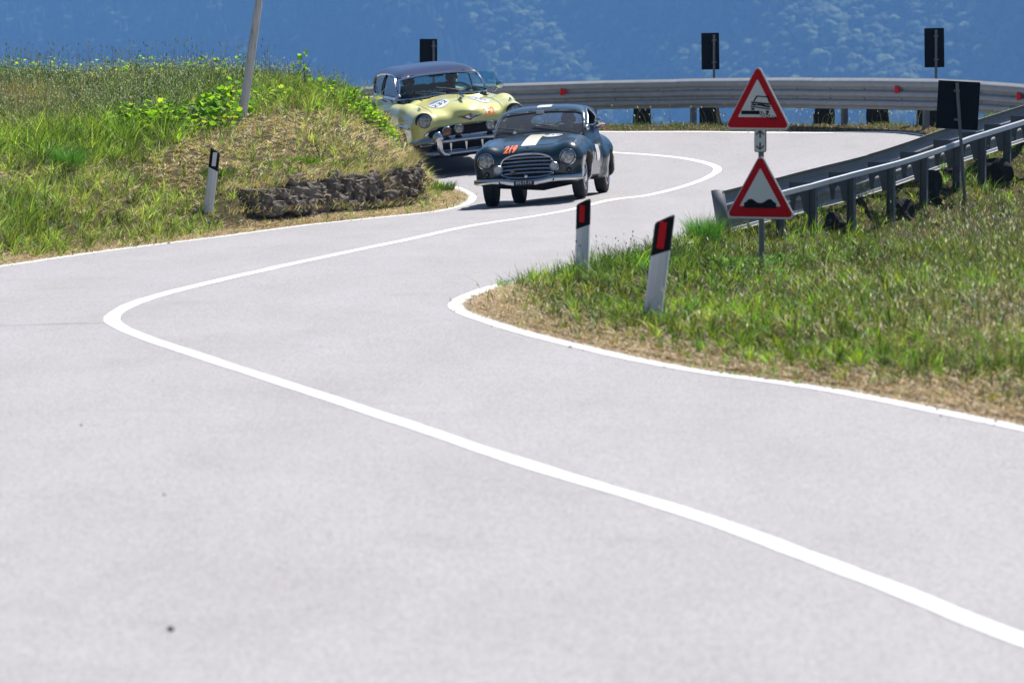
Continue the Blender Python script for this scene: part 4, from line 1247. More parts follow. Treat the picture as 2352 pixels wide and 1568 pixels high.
    for s in (-1, 1):
        ln = [(s * (.56 + .05 * t), -2.28 + 1.55 * t) for t in np.linspace(0, 1, 22)]
        trim("bonnet_seam", lower, ln, (0, 0, -1), M_RUBBER, root, .005, 0, zdown, False)
    # wipers and mirrors
    P = march(outer, np.array([[-.06, -4, 1.20], [-.40, -4, 1.235], [.30, -4, 1.20], [-.04, -4, 1.26]]), (0, 1, 0)) + [0, -.03, .015]
    wiper(root, "wiper", P[0], P[1], [P[0] * .45 + P[1] * .55 + [0, -.01, 0], P[1] * 1.2 - P[0] * .2 + [0, -.01, 0]], M_CHROME)
    wiper(root, "wiper", P[2], P[3], [P[2] * .45 + P[3] * .55 + [0, -.01, 0], P[3] * 1.2 - P[2] * .2 + [0, -.01, 0]], M_CHROME)
    MB().box((.0, -.27, 1.46), (.24, .03, .06)).build("rear_view_mirror", M_CHROME_DULL, root, bevel=.01)
    m1 = MB().box((-.99, -.30, 1.21), (.16, .05, .095)).build("door_mirror", M_CHROME, root, bevel=.012)
    MB().tube([(-.96, -.30, 1.18), (-.86, -.30, 1.12)], .012, 6).build("mirror_stalk", M_CHROME, m1)
    m2 = MB().lathe([(.012, -.06), (.05, -.04), (.062, 0), (.05, .015), (.001, .017)], (.98, -.50, 1.215), 'y', 16).build("door_mirror", M_CHROME, root, True)
    MB().tube([(.98, -.48, 1.2), (.88, -.45, 1.10)], .012, 6).build("mirror_stalk", M_CHROME, m2)
    MB().tube([(.80, -.72, 1.12), (.86, -.70, 1.34), (.90, -.68, 1.55)], .005, 5).build("radio_aerial", M_CHROME, root)
    # inside
    seat(root, "front_bench", (0, .10, .62), 1.35, simple("teal_upholstery", (.03, .06, .065), .55, noise=.15), .46)
    seat(root, "rear_bench", (0, .98, .56), 1.30, M_LEATHER_W, .55, pleats=13)
    steering_wheel(root, (.36, -.30, 1.12), .21, M_BLACK)
    MB().box((0, -.66, 1.08), (1.4, .2, .16)).build("dashboard", simple("dash_teal", (.03, .05, .06), .4), root, bevel=.04)
    b = MB()
    b.tube([(-.66, WY, .30), (-.3, WY, .28), (.3, WY, .28), (.66, WY, .30)], .05, 8)
    b.tube([(-.66, RY, .34), (-.1, RY, .34), (0, RY, .33), (.1, RY, .34), (.66, RY, .34)], [.05, .05, .14, .05, .05], 8)
    b.tube([(.2, -1.4, .28), (.25, 0, .24), (.4, 2.2, .28)], .035, 6)
    b.build("chassis", M_BLACK, root, True)
    return root, [(-.74, WY), (.74, WY), (-.74, RY), (.74, RY)], outer, cabin

def zr1(x, y): return float(Zroad(np.array([x]), np.array([y]))[0])

def place_car(root, wheels, front_xy, yaw, r, w, rim, hub, wb, roll_fix=0.0):
    """wheels: local (x, y) contacts; front_xy: world place of the front axle centre"""
    c, s = math.cos(yaw), math.sin(yaw)
    # local (x,y) -> world ; origin so that the front axle lands on front_xy
    fy = wheels[0][1]
    ox = front_xy[0] - (-s * fy); oy = front_xy[1] - (c * fy)
    W = [(ox + c * x - s * y, oy + s * x + c * y) for x, y in wheels]
    Zs = [zr1(*p) + .002 for p in W]
    zf = (Zs[0] + Zs[1]) / 2; zb = (Zs[2] + Zs[3]) / 2
    pitch = math.atan2(zb - zf, wheels[2][1] - wheels[0][1])
    trackf = wheels[1][0] - wheels[0][0]
    roll = -math.atan2((Zs[1] + Zs[3] - Zs[0] - Zs[2]) / 2, trackf) + roll_fix
    zo = (zf + zb) / 2
    root.location = (ox, oy, zo)
    M3 = Matrix.Rotation(yaw, 3, 'Z') @ Matrix.Rotation(pitch, 3, 'X') @ Matrix.Rotation(roll, 3, 'Y')
    root.rotation_euler = M3.to_euler()
    inv = M3.inverted()
    for (x, y), z, (wx, wy) in zip(wheels, Zs, W):
        # centre of the wheel in the car's own space, standing on the road
        q = inv @ (Vector((wx, wy, z + r)) - Vector((ox, oy, zo)))
        wheel(root, (x, y, q.z), r, w, 1 if x > 0 else -1, rim, hub)
    return M3
gcar, gw, g_outer, g_cabin = green_car()
fx = at(1233, 465, 57.2)
M_RIM_D = simple("dark_rim", (.02, .024, .025), .45, .2)
place_car(gcar, gw, (fx[0], fx[1]), math.radians(-8.5), .305, .155, M_CHROME_DULL, M_CHROME, 2.4, math.radians(2.8))
tag(gcar, "small dark green vintage coupe with cream stripe and orange number 219", "car", "vintage rally cars")
ycar, yw, y_outer, y_cabin = yellow_car()
fx = at(1062, 391, 67.8)
place_car(ycar, yw, (fx[0], fx[1]), math.radians(14), .355, .18, M_CHROME_DULL, M_CHROME, 3.0, math.radians(-.8))
tag(ycar, "big pale yellow vintage hardtop with dark blue roof and orange number 232", "car", "vintage rally cars")

# ------------------------------------------------------------------ people in the cars
M_SKIN = simple("skin", (.42, .24, .16), .5, noise=.1, nscale=12)
def person(car, hx, hy, seat_z, head_z, shirt, hair, label, arms, trousers=(.02, .022, .03), cap=None, turn=0.0):
    """a seated figure facing -y in the car's own space; arms: list of (shoulder, elbow, wrist, hand direction)"""
    sh_z = head_z - .225
    def head(P):
        Q = P - np.array([hx, hy, head_z]); c, s = math.cos(turn), math.sin(turn)
        Q = np.c_[Q[:, 0] * c + Q[:, 1] * s, -Q[:, 0] * s + Q[:, 1] * c, Q[:, 2]]
        d = s_ellipsoid(Q, (0, .012, .025), (.076, .095, .098))
        d = smin(d, s_ellipsoid(Q, (0, -.022, -.06), (.055, .062, .062)), .05)
        d = smin(d, s_cone(Q, (0, -.082, .012), (0, -.104, -.022), .010, .015), .018)      # nose
        d = smin(d, s_ellipsoid(Q, (0, -.075, .035), (.05, .02, .012)), .02)               # brow
        d = smin(d, s_ellipsoid(Q, (0, -.074, -.062), (.024, .014, .010)), .012)           # lips
        for e in (-1, 1):
            d = np.maximum(d, -(s_ellipsoid(Q, (e * .031, -.094, .016), (.016, .014, .010))) )
            d = smin(d, s_ellipsoid(Q, (e * .031, -.076, .015), (.013, .013, .011)), .004)   # eyes
            d = smin(d, s_ellipsoid(Q, (e * .080, .012, .0), (.012, .024, .034)), .008)      # ears
        return d
    def skin_part(P):
        d = smin(head(P), s_cone(P, (hx, hy + .02, head_z - .08), (hx, hy + .035, sh_z + .01), .052, .056), .03)
        for S_, E_, W_, D_ in arms:
            W_ = np.array(W_, float); D_ = np.array(D_, float); D_ /= np.linalg.norm(D_)
            sd = np.cross(D_, [0, 0, 1.0]); sd /= np.linalg.norm(sd); up = np.cross(sd, D_)
            d = smin(d, s_cone(P, W_, W_ + D_ * .03, .026, .030), .03)
            d = smin(d, s_rbox((P - W_ - D_ * .06) @ np.stack([sd, D_, up], 1), (0, 0, 0), (.042, .048, .016), .015), .02)
            for k, (o, l) in enumerate(((-.032, .062), (-.011, .074), (.011, .078), (.032, .068))):
                b0 = W_ + D_ * .10 + sd * o; b1 = b0 + D_ * l * .5 - up * .006; b2 = b1 + D_ * l * .25 - up * l * .45
                d = smin(d, s_cone(P, b0, b1, .0095, .009), .006); d = smin(d, s_cone(P, b1, b2, .009, .008), .004)
            t0 = W_ + D_ * .035 + sd * .035; t1 = t0 + sd * .03 + D_ * .03 - up * .012
            d = smin(d, s_cone(P, t0, t1, .012, .010), .008); d = smin(d, s_cone(P, t1, t1 + D_ * .03 - up * .012, .010, .009), .004)
        return d
    def cloth(P):
        d = s_cone(P, (hx, hy + .09, seat_z + .10), (hx, hy + .05, sh_z - .14), .145, .150)
        d = smin(d, s_ellipsoid(P, (hx, hy + .045, sh_z - .10), (.20, .11, .13)), .08)
        d = smin(d, s_cone(P, (hx - .155, hy + .04, sh_z - .055), (hx + .155, hy + .04, sh_z - .055), .062, .062), .05)
        for e in (-1, 1):
            d = smin(d, s_cone(P, (hx + e * .09, hy + .06, seat_z + .09), (hx + e * .11, hy - .40, seat_z + .13), .085, .065), .05)
            d = smin(d, s_cone(P, (hx + e * .11, hy - .40, seat_z + .13), (hx + e * .11, hy - .55, seat_z - .12), .062, .045), .03)
        for S_, E_, W_, D_ in arms:
            d = smin(d, s_cone(P, S_, E_, .058, .046), .05); d = smin(d, s_cone(P, E_, W_, .045, .031), .03)
        return d
    f = lambda P: smin(cloth(P), skin_part(P), .012)
    ys = [a[2][1] - .2 for a in arms] + [hy - .62]; xs = [a[2][0] for a in arms] + [a[1][0] for a in arms]
    lo = (min(xs + [hx - .27]) - .12, min(ys) , seat_z - .2); hi = (max(xs + [hx + .27]) + .12, hy + .30, head_z + .18)
    sm = simple("shirt", shirt, .85, noise=.12, nscale=10); tm = simple("trousers", trousers, .9, noise=.15)
    def split(c):
        sk = skin_part(c) < cloth(c)
        return np.where(sk, 1, np.where(c[:, 2] < seat_z + .17, 2, 0))
    o = sdf_obj("person", f, lo, hi, .011, [sm, M_SKIN, tm], None, split)
    def hf(P):
        Q = P - np.array([hx, hy, head_z])
        d = head(P) - .010
        cut = np.maximum(-(Q[:, 2] + .055 - .62 * (-(Q[:, 1]) - .01)), 0 * Q[:, 2] - 1)
        return np.maximum(np.maximum(d, -(head(P) + .004)), np.maximum(cut, -(Q[:, 2] + .05)))
    hm = simple("hair" if cap is None else "cap_cloth", hair, .8, noise=.25, nscale=40)
    h_ = sdf_obj("hair" if cap is None else "cap", hf, (hx - .13, hy - .14, head_z - .1), (hx + .13, hy + .16, head_z + .16), .009, hm, o)
    o.location = car.location; o.rotation_euler = car.rotation_euler
    tag(o, label, "person", "people riding in the cars")
    return o
person(gcar, .31, .16, .47, 1.085, (.10, .17, .35), (.05, .035, .025), "person driving the green coupe, one arm resting out of the window",
       [((.47, .20, .80), (.71, .02, .96), (.80, -.16, .975), (.25, -1, .1)), ((.15, .20, .80), (.14, -.02, .66), (.18, -.24, .86), (.3, -1, .2))], turn=.1)
person(gcar, -.31, .20, .47, 1.06, (.16, .17, .19), (.12, .10, .08), "person in grey in the passenger seat of the green coupe",
       [((-.15, .24, .78), (-.10, .06, .60), (-.18, -.14, .66), (-.5, -1, 0)), ((-.47, .24, .78), (-.52, .06, .60), (-.42, -.14, .66), (.5, -1, 0))], turn=-.1)
person(ycar, .36, .20, .66, 1.37, (.03, .035, .05), (.02, .018, .016), "person driving the yellow hardtop in dark clothes behind the wheel",
       [((.20, .24, 1.06), (.14, .02, .92), (.20, -.24, 1.12), (.2, -1, .3)), ((.52, .24, 1.06), (.60, .02, .92), (.54, -.24, 1.12), (-.2, -1, .3))])
person(ycar, -.36, .20, .66, 1.36, (.035, .03, .03), (.025, .02, .018), "person in dark clothes on the passenger side of the yellow hardtop",
       [((-.20, .24, 1.05), (-.14, .06, .86), (-.24, -.12, .90), (-.5, -1, 0)), ((-.52, .24, 1.05), (-.58, .06, .86), (-.46, -.12, .90), (.5, -1, 0))])
# ------------------------------------------------------------------ roadside furniture
def zg1(x, y): return float(Zground(np.array([x]), np.array([y]))[0])
M_GALV = simple("galvanised_steel", (.285, .293, .305), .55, .1, spec=.3, noise=.22, nscale=7, bump=.05, bscale=30)
M_GALV_DULL = simple("weathered_steel", (.15, .16, .172), .6, .35, noise=.3, nscale=9, bump=.06, bscale=40)
M_SIGNBACK = simple("sign_back", (.004, .005, .0065), .7, 0, spec=.2, noise=.25, nscale=10)
M_SIGNRED = simple("sign_red", (.46, .004, .007), .6, spec=.12, noise=.10, nscale=6)
M_SIGNWHITE = simple("sign_white", (.60, .62, .62), .6, spec=.2, noise=.06, nscale=8)
M_SIGNBLACK = simple("sign_black", (.006, .006, .007), .7, spec=.15, noise=.1)
M_PLASTIC = simple("white_plastic", (.62, .62, .64), .6, noise=.10, nscale=5)
M_REFL_RED = simple("red_reflector", (.55, .003, .006), .5, noise=.12, nscale=60, spec=.15)
M_REFL_WHITE = simple("white_reflector", (.62, .62, .64), .3, noise=.1, nscale=60)
def stone_mat():
    m, nt, b, out = nmat("wall_stone")
    tc = nt.nodes.new("ShaderNodeTexCoord").outputs['Object']
    oi = nt.nodes.new("ShaderNodeObjectInfo")
    n = noise_node(nt, tc, 9, 8, .75); n2 = noise_node(nt, tc, 38, 5, .7)
    c = ramp(nt, n, [(.3, (.045, .038, .033)), (.45, (.13, .112, .097)), (.62, (.27, .24, .205)), (.8, (.15, .13, .09))])
    c = mixc(nt, oi.outputs['Random'], c, mixc(nt, .55, c, (.16, .125, .095)))
    c = mixc(nt, ramp(nt, n2, [(.55, (0, 0, 0)), (.7, (.8, .8, .8))]), c, (.30, .27, .23))
    nt.links.new(c, b.inputs['Base Color']); setp(b, rough=.95, spec=.15)
    bp = nt.nodes.new("ShaderNodeBump"); bp.inputs['Strength'].default_value = 1; bp.inputs['Distance'].default_value = .03
    nt.links.new(n, bp.inputs['Height']); nt.links.new(bp.outputs[0], b.inputs['Normal'])
    return m
M_STONE = stone_mat()
M_ROCK = simple("dark_rock", (.028, .026, .024), .95, spec=.1, noise=.6, nscale=6, bump=.8, bscale=14)

# ---- stone retaining wall
def stone_mesh(seed):
    r = np.random.default_rng(seed)
    bm = bmesh.new(); bmesh.ops.create_cube(bm, size=1.0)
    bmesh.ops.subdivide_edges(bm, edges=bm.edges[:], cuts=2, use_grid_fill=True)
    ph = r.uniform(0, 6.28, 6)
    for v in bm.verts:
        p = np.array(v.co); q = p / (np.abs(p).max() + 1e-9)
        rad = np.linalg.norm(p); p = p * (1 - .10 * max(0, rad - .5) / .37)
        p += .035 * np.array([math.sin(7 * p[1] + ph[0] + 5 * p[2]), math.sin(6 * p[0] + ph[1]), math.sin(6 * p[0] + ph[2] + 4 * p[1])]) + r.uniform(-.075, .075, 3)
        v.co = Vector(p)
    me = bpy.data.meshes.new("stone"); bm.to_mesh(me); bm.free(); me.materials.append(M_STONE)
    return me
stone_meshes = [stone_mesh(300 + k) for k in range(14)]
wall = empty("stone_wall", (*wall_path[40], zg1(*wall_path[40])))
tag(wall, "low dry stone retaining wall holding up the grassy bank", "wall")
wn_ = normals2(wall_path)
def wall_top(s):
    return np.interp(s, [0, .7, 2, 3.6, 5, 6.2, 7.5, 9, 11], [.26, .30, .33, .40, .44, .46, .50, .50, .45])
def wall_at(s):
    i = np.interp(s, wall_len, np.arange(len(wall_path))); j = int(min(max(i, 1), len(wall_path) - 2))
    return wall_path[j], wn_[j]
bpy.context.view_layer.update()
woff = Vector(wall.location)
s = 1.25
while s < wall_len[-1] - .05:
    cw_ = random.uniform(.22, .5); zt = random.uniform(-.05, .0)
    top_ = wall_top(s + cw_ / 2) + random.uniform(-.07, .03)
    while zt < top_ - .03:
        hrow = random.uniform(.05, .115)
        nst = max(1, int(cw_ / random.uniform(.08, .2))); cuts = np.sort(np.r_[0, rng.uniform(.15, .85, nst - 1), 1])
        for q0, q1 in zip(cuts[:-1], cuts[1:]):
            wd = (q1 - q0) * cw_
            if wd < .04 or random.random() < .07: continue
            p, n = wall_at(s + (q0 + q1) / 2 * cw_)
            o = bpy.data.objects.new("stone", random.choice(stone_meshes)); COL.objects.link(o); o.parent = wall
            dpt = random.uniform(.20, .32); proud = random.uniform(-.06, .05)
            c = Vector((p[0], p[1], zr1(*p) + .03 + float(wall_base(s)) + zt + hrow / 2)) + Vector((n[0], n[1], 0)) * (dpt / 2 - .05 - proud + (zt + .05) * .16)
            o.location = c - woff
            o.rotation_euler = (random.uniform(-.1, .1), random.uniform(-.12, .12), math.atan2(-n[0], n[1]) + random.uniform(-.22, .22))
            o.scale = (wd * random.uniform(1.05, 1.25), dpt, hrow * random.uniform(1.0, 1.3))
        zt += hrow
    s += cw_

# ---- road edge marker posts
def delineator(u, v, d, height, lean, slope, band, refl, rmat, label, yaw=0.0, width=.12):
    p = at(u, v, d); z = zg1(p[0], p[1])
    hgt = height
    root = empty("delineator_post", (p[0], p[1], z - .04))
    root.rotation_euler = (math.radians(-1.5), math.radians(lean), yaw)
    w, t = width / 2, .05
    def outline(z0l, z0r, z1l, z1r, inset=0.0, top=False):
        """plan: rounded front, flat back; polygon side walls"""
        plan = [(-w, .05), (-w, -.02), (-w * .75, -.043), (0, -.052), (w * .75, -.043), (w, -.02), (w, .05)]
        plan = [(x * (1 + inset), y * (1 + inset)) for x, y in plan]
        n = len(plan); V = []
        for x, y in plan: V.append((x, y, z0l + (z0r - z0l) * (x / w + 1) / 2))
        for x, y in plan: V.append((x, y, z1l + (z1r - z1l) * (x / w + 1) / 2))
        if top:
            for x, y in plan: V.append((x * .86, y * .8, z1l + (z1r - z1l) * (x * .86 / w + 1) / 2 + .014))
        m = 3 if top else 2; F_ = []
        for k in range(m - 1):
            for i in range(n):
                j = (i + 1) % n; F_.append((k * n + i, k * n + j, (k + 1) * n + j, (k + 1) * n + i))
        F_ += [tuple(reversed(range(n))), tuple(range((m - 1) * n, m * n))]
        return V, F_
    sl = slope
    MB().add(*outline(0, 0, hgt - band - sl, hgt - band + sl)).build("post_body", M_PLASTIC, root)
    hd = MB().add(*outline(hgt - band - sl, hgt - band + sl, hgt - .014 - sl * 1.3, hgt - .014 + sl * 1.3, .012, True)).build("black_band", M_SIGNBLACK, root)
    rw, rh, rz = refl
    MB().box((0, -.0555, hgt - band * .48), (rw, .008, rh)).build("reflector", rmat, hd, bevel=.003)
    tag(root, label, "marker post", "marker posts along the road edge")
    return root
delineator(1496, 745, 30.4, .76, 7.0, .030, .25, (.052, .19, 0), M_REFL_RED, "leaning white marker post with red reflector, nearest the camera", math.radians(-8), .128)
delineator(1336, 622, 37.4, .68, 1.0, .022, .225, (.046, .15, 0), M_REFL_RED, "upright white marker post with red reflector in front of the green car", math.radians(-10), .115)
delineator(477, 486, 51.3, .79, 7.0, -.022, .23, (.05, .165, 0), M_REFL_WHITE, "leaning marker post with white reflector beside the stone wall", math.radians(4), .118)

# ---- guardrails
def thrie_profile(t=.004):
    pts = [(0, 0), (.016, .004), (.02, .012), (.02, .034), (.076, .062), (.083, .070), (.083, .118), (.076, .126), (.02, .150), (.016, .158), (.016, .178), (.02, .186), (.076, .214), (.083, .222), (.083, .272), (.076, .280), (.02, .306), (.016, .314), (.016, .334), (.02, .342), (.076, .372), (.083, .380), (.083, .444), (.077, .454), (.03, .483), (.012, .494), (.004, .502), (0, .506)]
    A = np.array(pts); g = np.gradient(A, axis=0); n = np.c_[g[:, 1], -g[:, 0]]; n /= np.linalg.norm(n, axis=1)[:, None]
    B = A + n * t
    return np.r_[A, B[::-1]]
def rail_sweep(path, ztop, prof, facing):
    """path (n,2), facing +1: profile bulges to the left of the path"""
    n = normals2(path) * facing; m = len(prof); V = []
    for (x, y), (a, b), zt in zip(path, n, ztop):
        for o, h in prof: V.append((x + a * o, y + b * o, zt - .506 + h))
    F_ = []
    for i in range(len(path) - 1):
        for k in range(m):
            F_.append((i * m + k, i * m + (k + 1) % m, (i + 1) * m + (k + 1) % m, (i + 1) * m + k))
    F_ += [tuple(range(m)), tuple(reversed(range((len(path) - 1) * m, len(path) * m)))]
    return V, F_
TP = thrie_profile()
def rail_path(tri, extra=(), step=.25):
    P3 = [at(*t) for t in tri] + [np.array(e) for e in extra]
    pl = catmull([p[:2] for p in P3], step)
    # height along the path from the surveyed points
    key = [np.argmin(((pl - p[:2]) ** 2).sum(1)) for p in P3]
    return pl, np.interp(np.arange(len(pl)), key, [p[2] for p in P3])
bolt_me = MB().lathe([(.012, 0), (.012, .006), (.006, .012), (.001, .013)], (0, 0, 0), 'y', 8).build("bolt", M_GALV).data
for o in [o for o in COL.objects if o.name.startswith("bolt")]: bpy.data.objects.remove(o)

def make_rail(name, path, ztop, facing, seg, label, origin):
    root = empty(name, origin); tag(root, label, "guardrail", "guardrails round the hairpin")
    bpy.context.view_layer.update()
    ov = np.array(origin)
    n = len(path); k = 0; i = 0
    while i < n - 1:
        j = min(i + seg, n - 1)
        V, F_ = rail_sweep(path[i:j + 1], np.array(ztop[i:j + 1]) + (.005 if k % 2 else 0), TP, facing)
        o = MB().add([tuple(np.array(v) - ov) for v in V], F_).build("rail_panel", M_GALV, root, True)
        i = j; k += 1
    return root

# far guardrail, seen from the road
fpl, fz_ = rail_path([(420, 209, 82.5), (720, 203, 80), (950, 197, 78.2), (1130, 193, 76.9), (1400, 185, 75.8), (1600, 181, 74.3), (1800, 179, 72.0), (2000, 179, 69.7), (2150, 181, 68.2), (2260, 187, 67.2), (2352, 194, 66.4)],
                     [(8.55, 65.2, 1.36), (9.0, 63.8, 1.26)])
org = (float(fpl[0][0]), float(fpl[0][1]), zg1(*fpl[0]))
frail = make_rail("guardrail", fpl, fz_, -1, 16, "long three-wave steel guardrail along the far edge of the bend", org)
ov = np.array(org)
fn = -normals2(fpl)
for i in range(4, len(fpl) - 2, 9):
    x, y = fpl[i] - fn[i] * .10
    zb = min(zg1(x, y), fz_[i] - .6) - .3
    R3 = Matrix.Rotation(math.atan2(fn[i][1], fn[i][0]), 3, 'Z')
    c = Vector((x, y, (fz_[i] - .04 + zb) / 2)) - Vector(ov)
    MB().box(c, (.10, .06, fz_[i] - .04 - zb), R3).build("post", M_GALV_DULL, frail)
for i in range(2, len(fpl) - 2, 4):
    for hz_ in (.17, .336):
        o = bpy.data.objects.new("bolt", bolt_me); COL.objects.link(o); o.parent = frail
        p = fpl[i] + fn[i] * .022
        o.location = Vector((p[0], p[1], fz_[i] - .506 + hz_)) - Vector(ov)
        o.rotation_euler = (0, 0, math.atan2(fn[i][1], fn[i][0]) - math.pi / 2)
        o.scale = (2.0, 2.0, 2.0)
for (u, v, d) in ((1288, 208, 76.3), (2092, 203, 68.9), (2343, 214, 66.5)):
    p = at(u, v, d); j = np.argmin(((fpl - p[:2]) ** 2).sum(1))
    q = fpl[j] + fn[j] * .09
    tl = np.array([fn[j][1], -fn[j][0]])
    V = []
    for s_, (a, z) in ((0, (0, 0)),):
        pass
    pts = [(-.055, -.06), (-.055, .06), (.02, .05), (.055, .012), (.055, -.015), (.02, -.05)]
    m = MB(); base = np.array([q[0], q[1], fz_[j] - .185])
    A = [base + np.array([-tl[0] * a, -tl[1] * a, z]) for a, z in pts]; B = [p_ + np.array([fn[j][0] * .02, fn[j][1] * .02, 0]) for p_ in A]
    A = [tuple(p_ - ov) for p_ in A]; B = [tuple(p_ - ov) for p_ in B]
    k = len(A)
    m.add(A + B, [tuple(range(k)), tuple(reversed(range(k, 2 * k)))] + [(i, (i + 1) % k, k + (i + 1) % k, k + i) for i in range(k)])
    m.build("reflector", M_REFL_RED, frail)

# near guardrail, seen from behind with its posts, spacers and rear bar
npl, nz_ = rail_path([(1664, 438, 50.0), (1789, 407, 51.6), (1879, 384, 52.5), (1985, 356, 53.5), (2075, 332, 54.6), (2164, 300, 56.0), (2264, 270, 57.6), (2360, 240, 59.5)], [(8.3, 61.8, 1.22), (9.0, 63.7, 1.26)])
org2 = (float(npl[6][0]), float(npl[6][1]), zg1(*npl[6]))
nrail = make_rail("guardrail", npl, nz_, 1, 16, "guardrail seen from behind with posts and spacers above the green verge", org2)
ov2 = np.array(org2)
nn = normals2(npl)         # towards the road (left of the path)
# flared end plate
p0 = npl[0]; t0 = (npl[1] - npl[0]) / np.linalg.norm(npl[1] - npl[0])
e0 = np.array([p0[0], p0[1], nz_[0]])
Vn = []
for s_, zt, zb, lat in ((0.03, .0, -.515, -.02), (-.02, .012, -.53, -.05), (-.05, .01, -.535, -.11), (-.045, .0, -.53, -.15)):
    for z in (zt, zb):
        Vn.append(tuple(e0 + np.array([t0[0] * s_ - nn[0][0] * lat * 1.0 - .10 * (-(z - zt) / .53) * -1 * .9, t0[1] * s_ - nn[0][1] * lat, z]) - ov2))
ep = mesh_obj("end_plate", Vn, [(0, 1, 3, 2), (2, 3, 5, 4), (4, 5, 7, 6)], M_GALV_DULL, nrail, True)
sm_ = ep.modifiers.new("thick", 'SOLIDIFY'); sm_.thickness = .006
# posts
bz = []
post_us = [1738, 1812, 1905, 1988, 2066, 2138, 2205, 2262, 2322, 2380]
pu, pv = project(np.c_[npl, nz_])
for k, u in enumerate(post_us):
    i = int(np.argmin(np.abs(pu - u))); n_ = nn[i]
    x, y = npl[i] - n_ * .33
    zt = nz_[i] - .08; zb = zg1(x, y) - .15
    ang = math.atan2(n_[1], n_[0]); R3 = Matrix.Rotation(ang, 3, 'Z')
    m = MB(); c = Vector((x, y, (zt + zb) / 2)) - Vector(ov2); h_ = zt - zb
    m.box(c, (.10, .006, h_), R3); m.box(c + R3 @ Vector((.047, .027, 0)), (.006, .06, h_), R3); m.box(c + R3 @ Vector((-.047, .027, 0)), (.006, .06, h_), R3)
    m.build("post", M_GALV_DULL, nrail)
    # spacer plate between post and rail with its rounded notch
    L_ = .34
    poly = [(0, 0), (.36, 0), (.385, -.28), (.34, -.36), (.20, -.36), (.165, -.20), (.145, -.165), (.12, -.165), (.095, -.20), (.075, -.34), (.035, -.34), (0, -.12)]
    M4 = Matrix.Translation(Vector((npl[i][0] + 0, npl[i][1], nz_[i] - .09)) - Vector(ov2)) @ Matrix.Rotation(ang + math.pi, 4, 'Z') @ Matrix.Translation((.0, -.01, 0))
    MB().prism(poly, .006, M4).build("spacer", M_GALV_DULL, nrail)
    for dz in (0, -.16):
        o = bpy.data.objects.new("bolt", bolt_me); COL.objects.link(o); o.parent = nrail
        o.location = Vector((x - n_[0] * .06, y - n_[1] * .06, nz_[i] - .115 + dz)) - Vector(ov2)
        o.rotation_euler = (0, 0, ang + math.pi / 2); o.scale = (1.4, 1.6, 1.4)
M_BAR = simple('bright_zinc', (.46, .48, .50), .4, .5, noise=.15, nscale=8)
# rear bar: flat channel with a top flange
cp = [(0, 0), (-.035, .004), (-.045, -.004), (-.045, -.06), (-.035, -.066), (0, -.062), (0, -.056), (-.03, -.058), (-.038, -.052), (-.038, -.012), (-.03, -.003), (0, -.006)]
step_ = 6; i = 2
while i < len(npl) - 1:
    j = min(i + 9, len(npl) - 1); V = []; m = len(cp)
    for q in range(i, j + 1):
        b0 = npl[q] - nn[q] * .38
        for o_, h_ in cp: V.append(tuple(np.array([b0[0] + nn[q][0] * o_, b0[1] + nn[q][1] * o_, nz_[q] - .075 + h_ + (.002 if (i // 9) % 2 else 0)]) - ov2))
    F_ = [(a * m + k, a * m + (k + 1) % m, (a + 1) * m + (k + 1) % m, (a + 1) * m + k) for a in range(j - i) for k in range(m)]
    F_ += [tuple(range(m)), tuple(reversed(range((j - i) * m, (j - i + 1) * m)))]
    MB().add(V, F_).build("rear_bar", M_BAR, nrail); i = j

# ---- warning sign post
def tri_outline(side, r, n=5):
    h = side * .866; P = [(-side / 2, -h / 2), (side / 2, -h / 2), (0, h / 2)]
    out_ = []
    for k in range(3):
        p0, p1, p2 = [np.array(P[(k + q) % 3]) for q in (-1, 0, 1)]
        d0 = (p0 - p1) / np.linalg.norm(p0 - p1); d2 = (p2 - p1) / np.linalg.norm(p2 - p1)
        bis = (d0 + d2) / np.linalg.norm(d0 + d2); c = p1 + bis * r / math.sin(math.pi / 6)
        a0 = p1 + d0 * r / math.tan(math.pi / 6); a2 = p1 + d2 * r / math.tan(math.pi / 6)
        b0, b2 = math.atan2(*(a0 - c)[::-1]), math.atan2(*(a2 - c)[::-1])
        if b2 < b0: b2 += 2 * math.pi
        if b2 - b0 > math.pi: b0 += 2 * math.pi
        for t in np.linspace(b0, b2, n): out_.append(tuple(c + r * np.array([math.cos(t), math.sin(t)])))
    return out_
sp = at(1751, 616, 36.5); sz0 = zg1(sp[0], sp[1])
sroot = empty("warning_sign", (sp[0], sp[1], sz0)); sroot.rotation_euler = (0, 0, 0)
tag(sroot, "post with two red bordered warning triangles and an arrow plate", "road sign")
def sgz(v): return float(at(1751, v, 36.5)[2] - sz0)
MB().tube([(.0, .05, -.2), (-.012, .05, sgz(330)), (-.016, .05, sgz(175))], .0245, 12).build("post", M_GALV_DULL, sroot, True)
def sign_tri(name, vmid, side, yaw, xoff, label):
    e = MB(); M4 = Matrix.Translation((xoff, 0, sgz(vmid))) @ Matrix.Rotation(math.radians(yaw), 4, 'Z')
    def lay(nm, poly, y, t, mat, par):
        o = MB().prism(poly, t, M4 @ Matrix.Translation((0, y, 0))).build(nm, mat, par); return o
    pl_ = lay(name, tri_outline(side, .035), 0, .016, M_GALV, sroot); pl_["label"] = label
    lay("white_rim", tri_outline(side * .985, .034), -.0025, .002, M_SIGNWHITE, pl_)
    lay("red_border", tri_outline(side * .935, .027), -.005, .002, M_SIGNRED, pl_)
    ins = tri_outline(side * .575, .004, 2)
    ins = [(x, z - side * .0) for x, z in ins]
    lay("white_field", [(x, z - .010 * side / .6) for x, z in ins], -.0075, .002, M_SIGNWHITE, pl_)
    return pl_, M4
S_ = .655
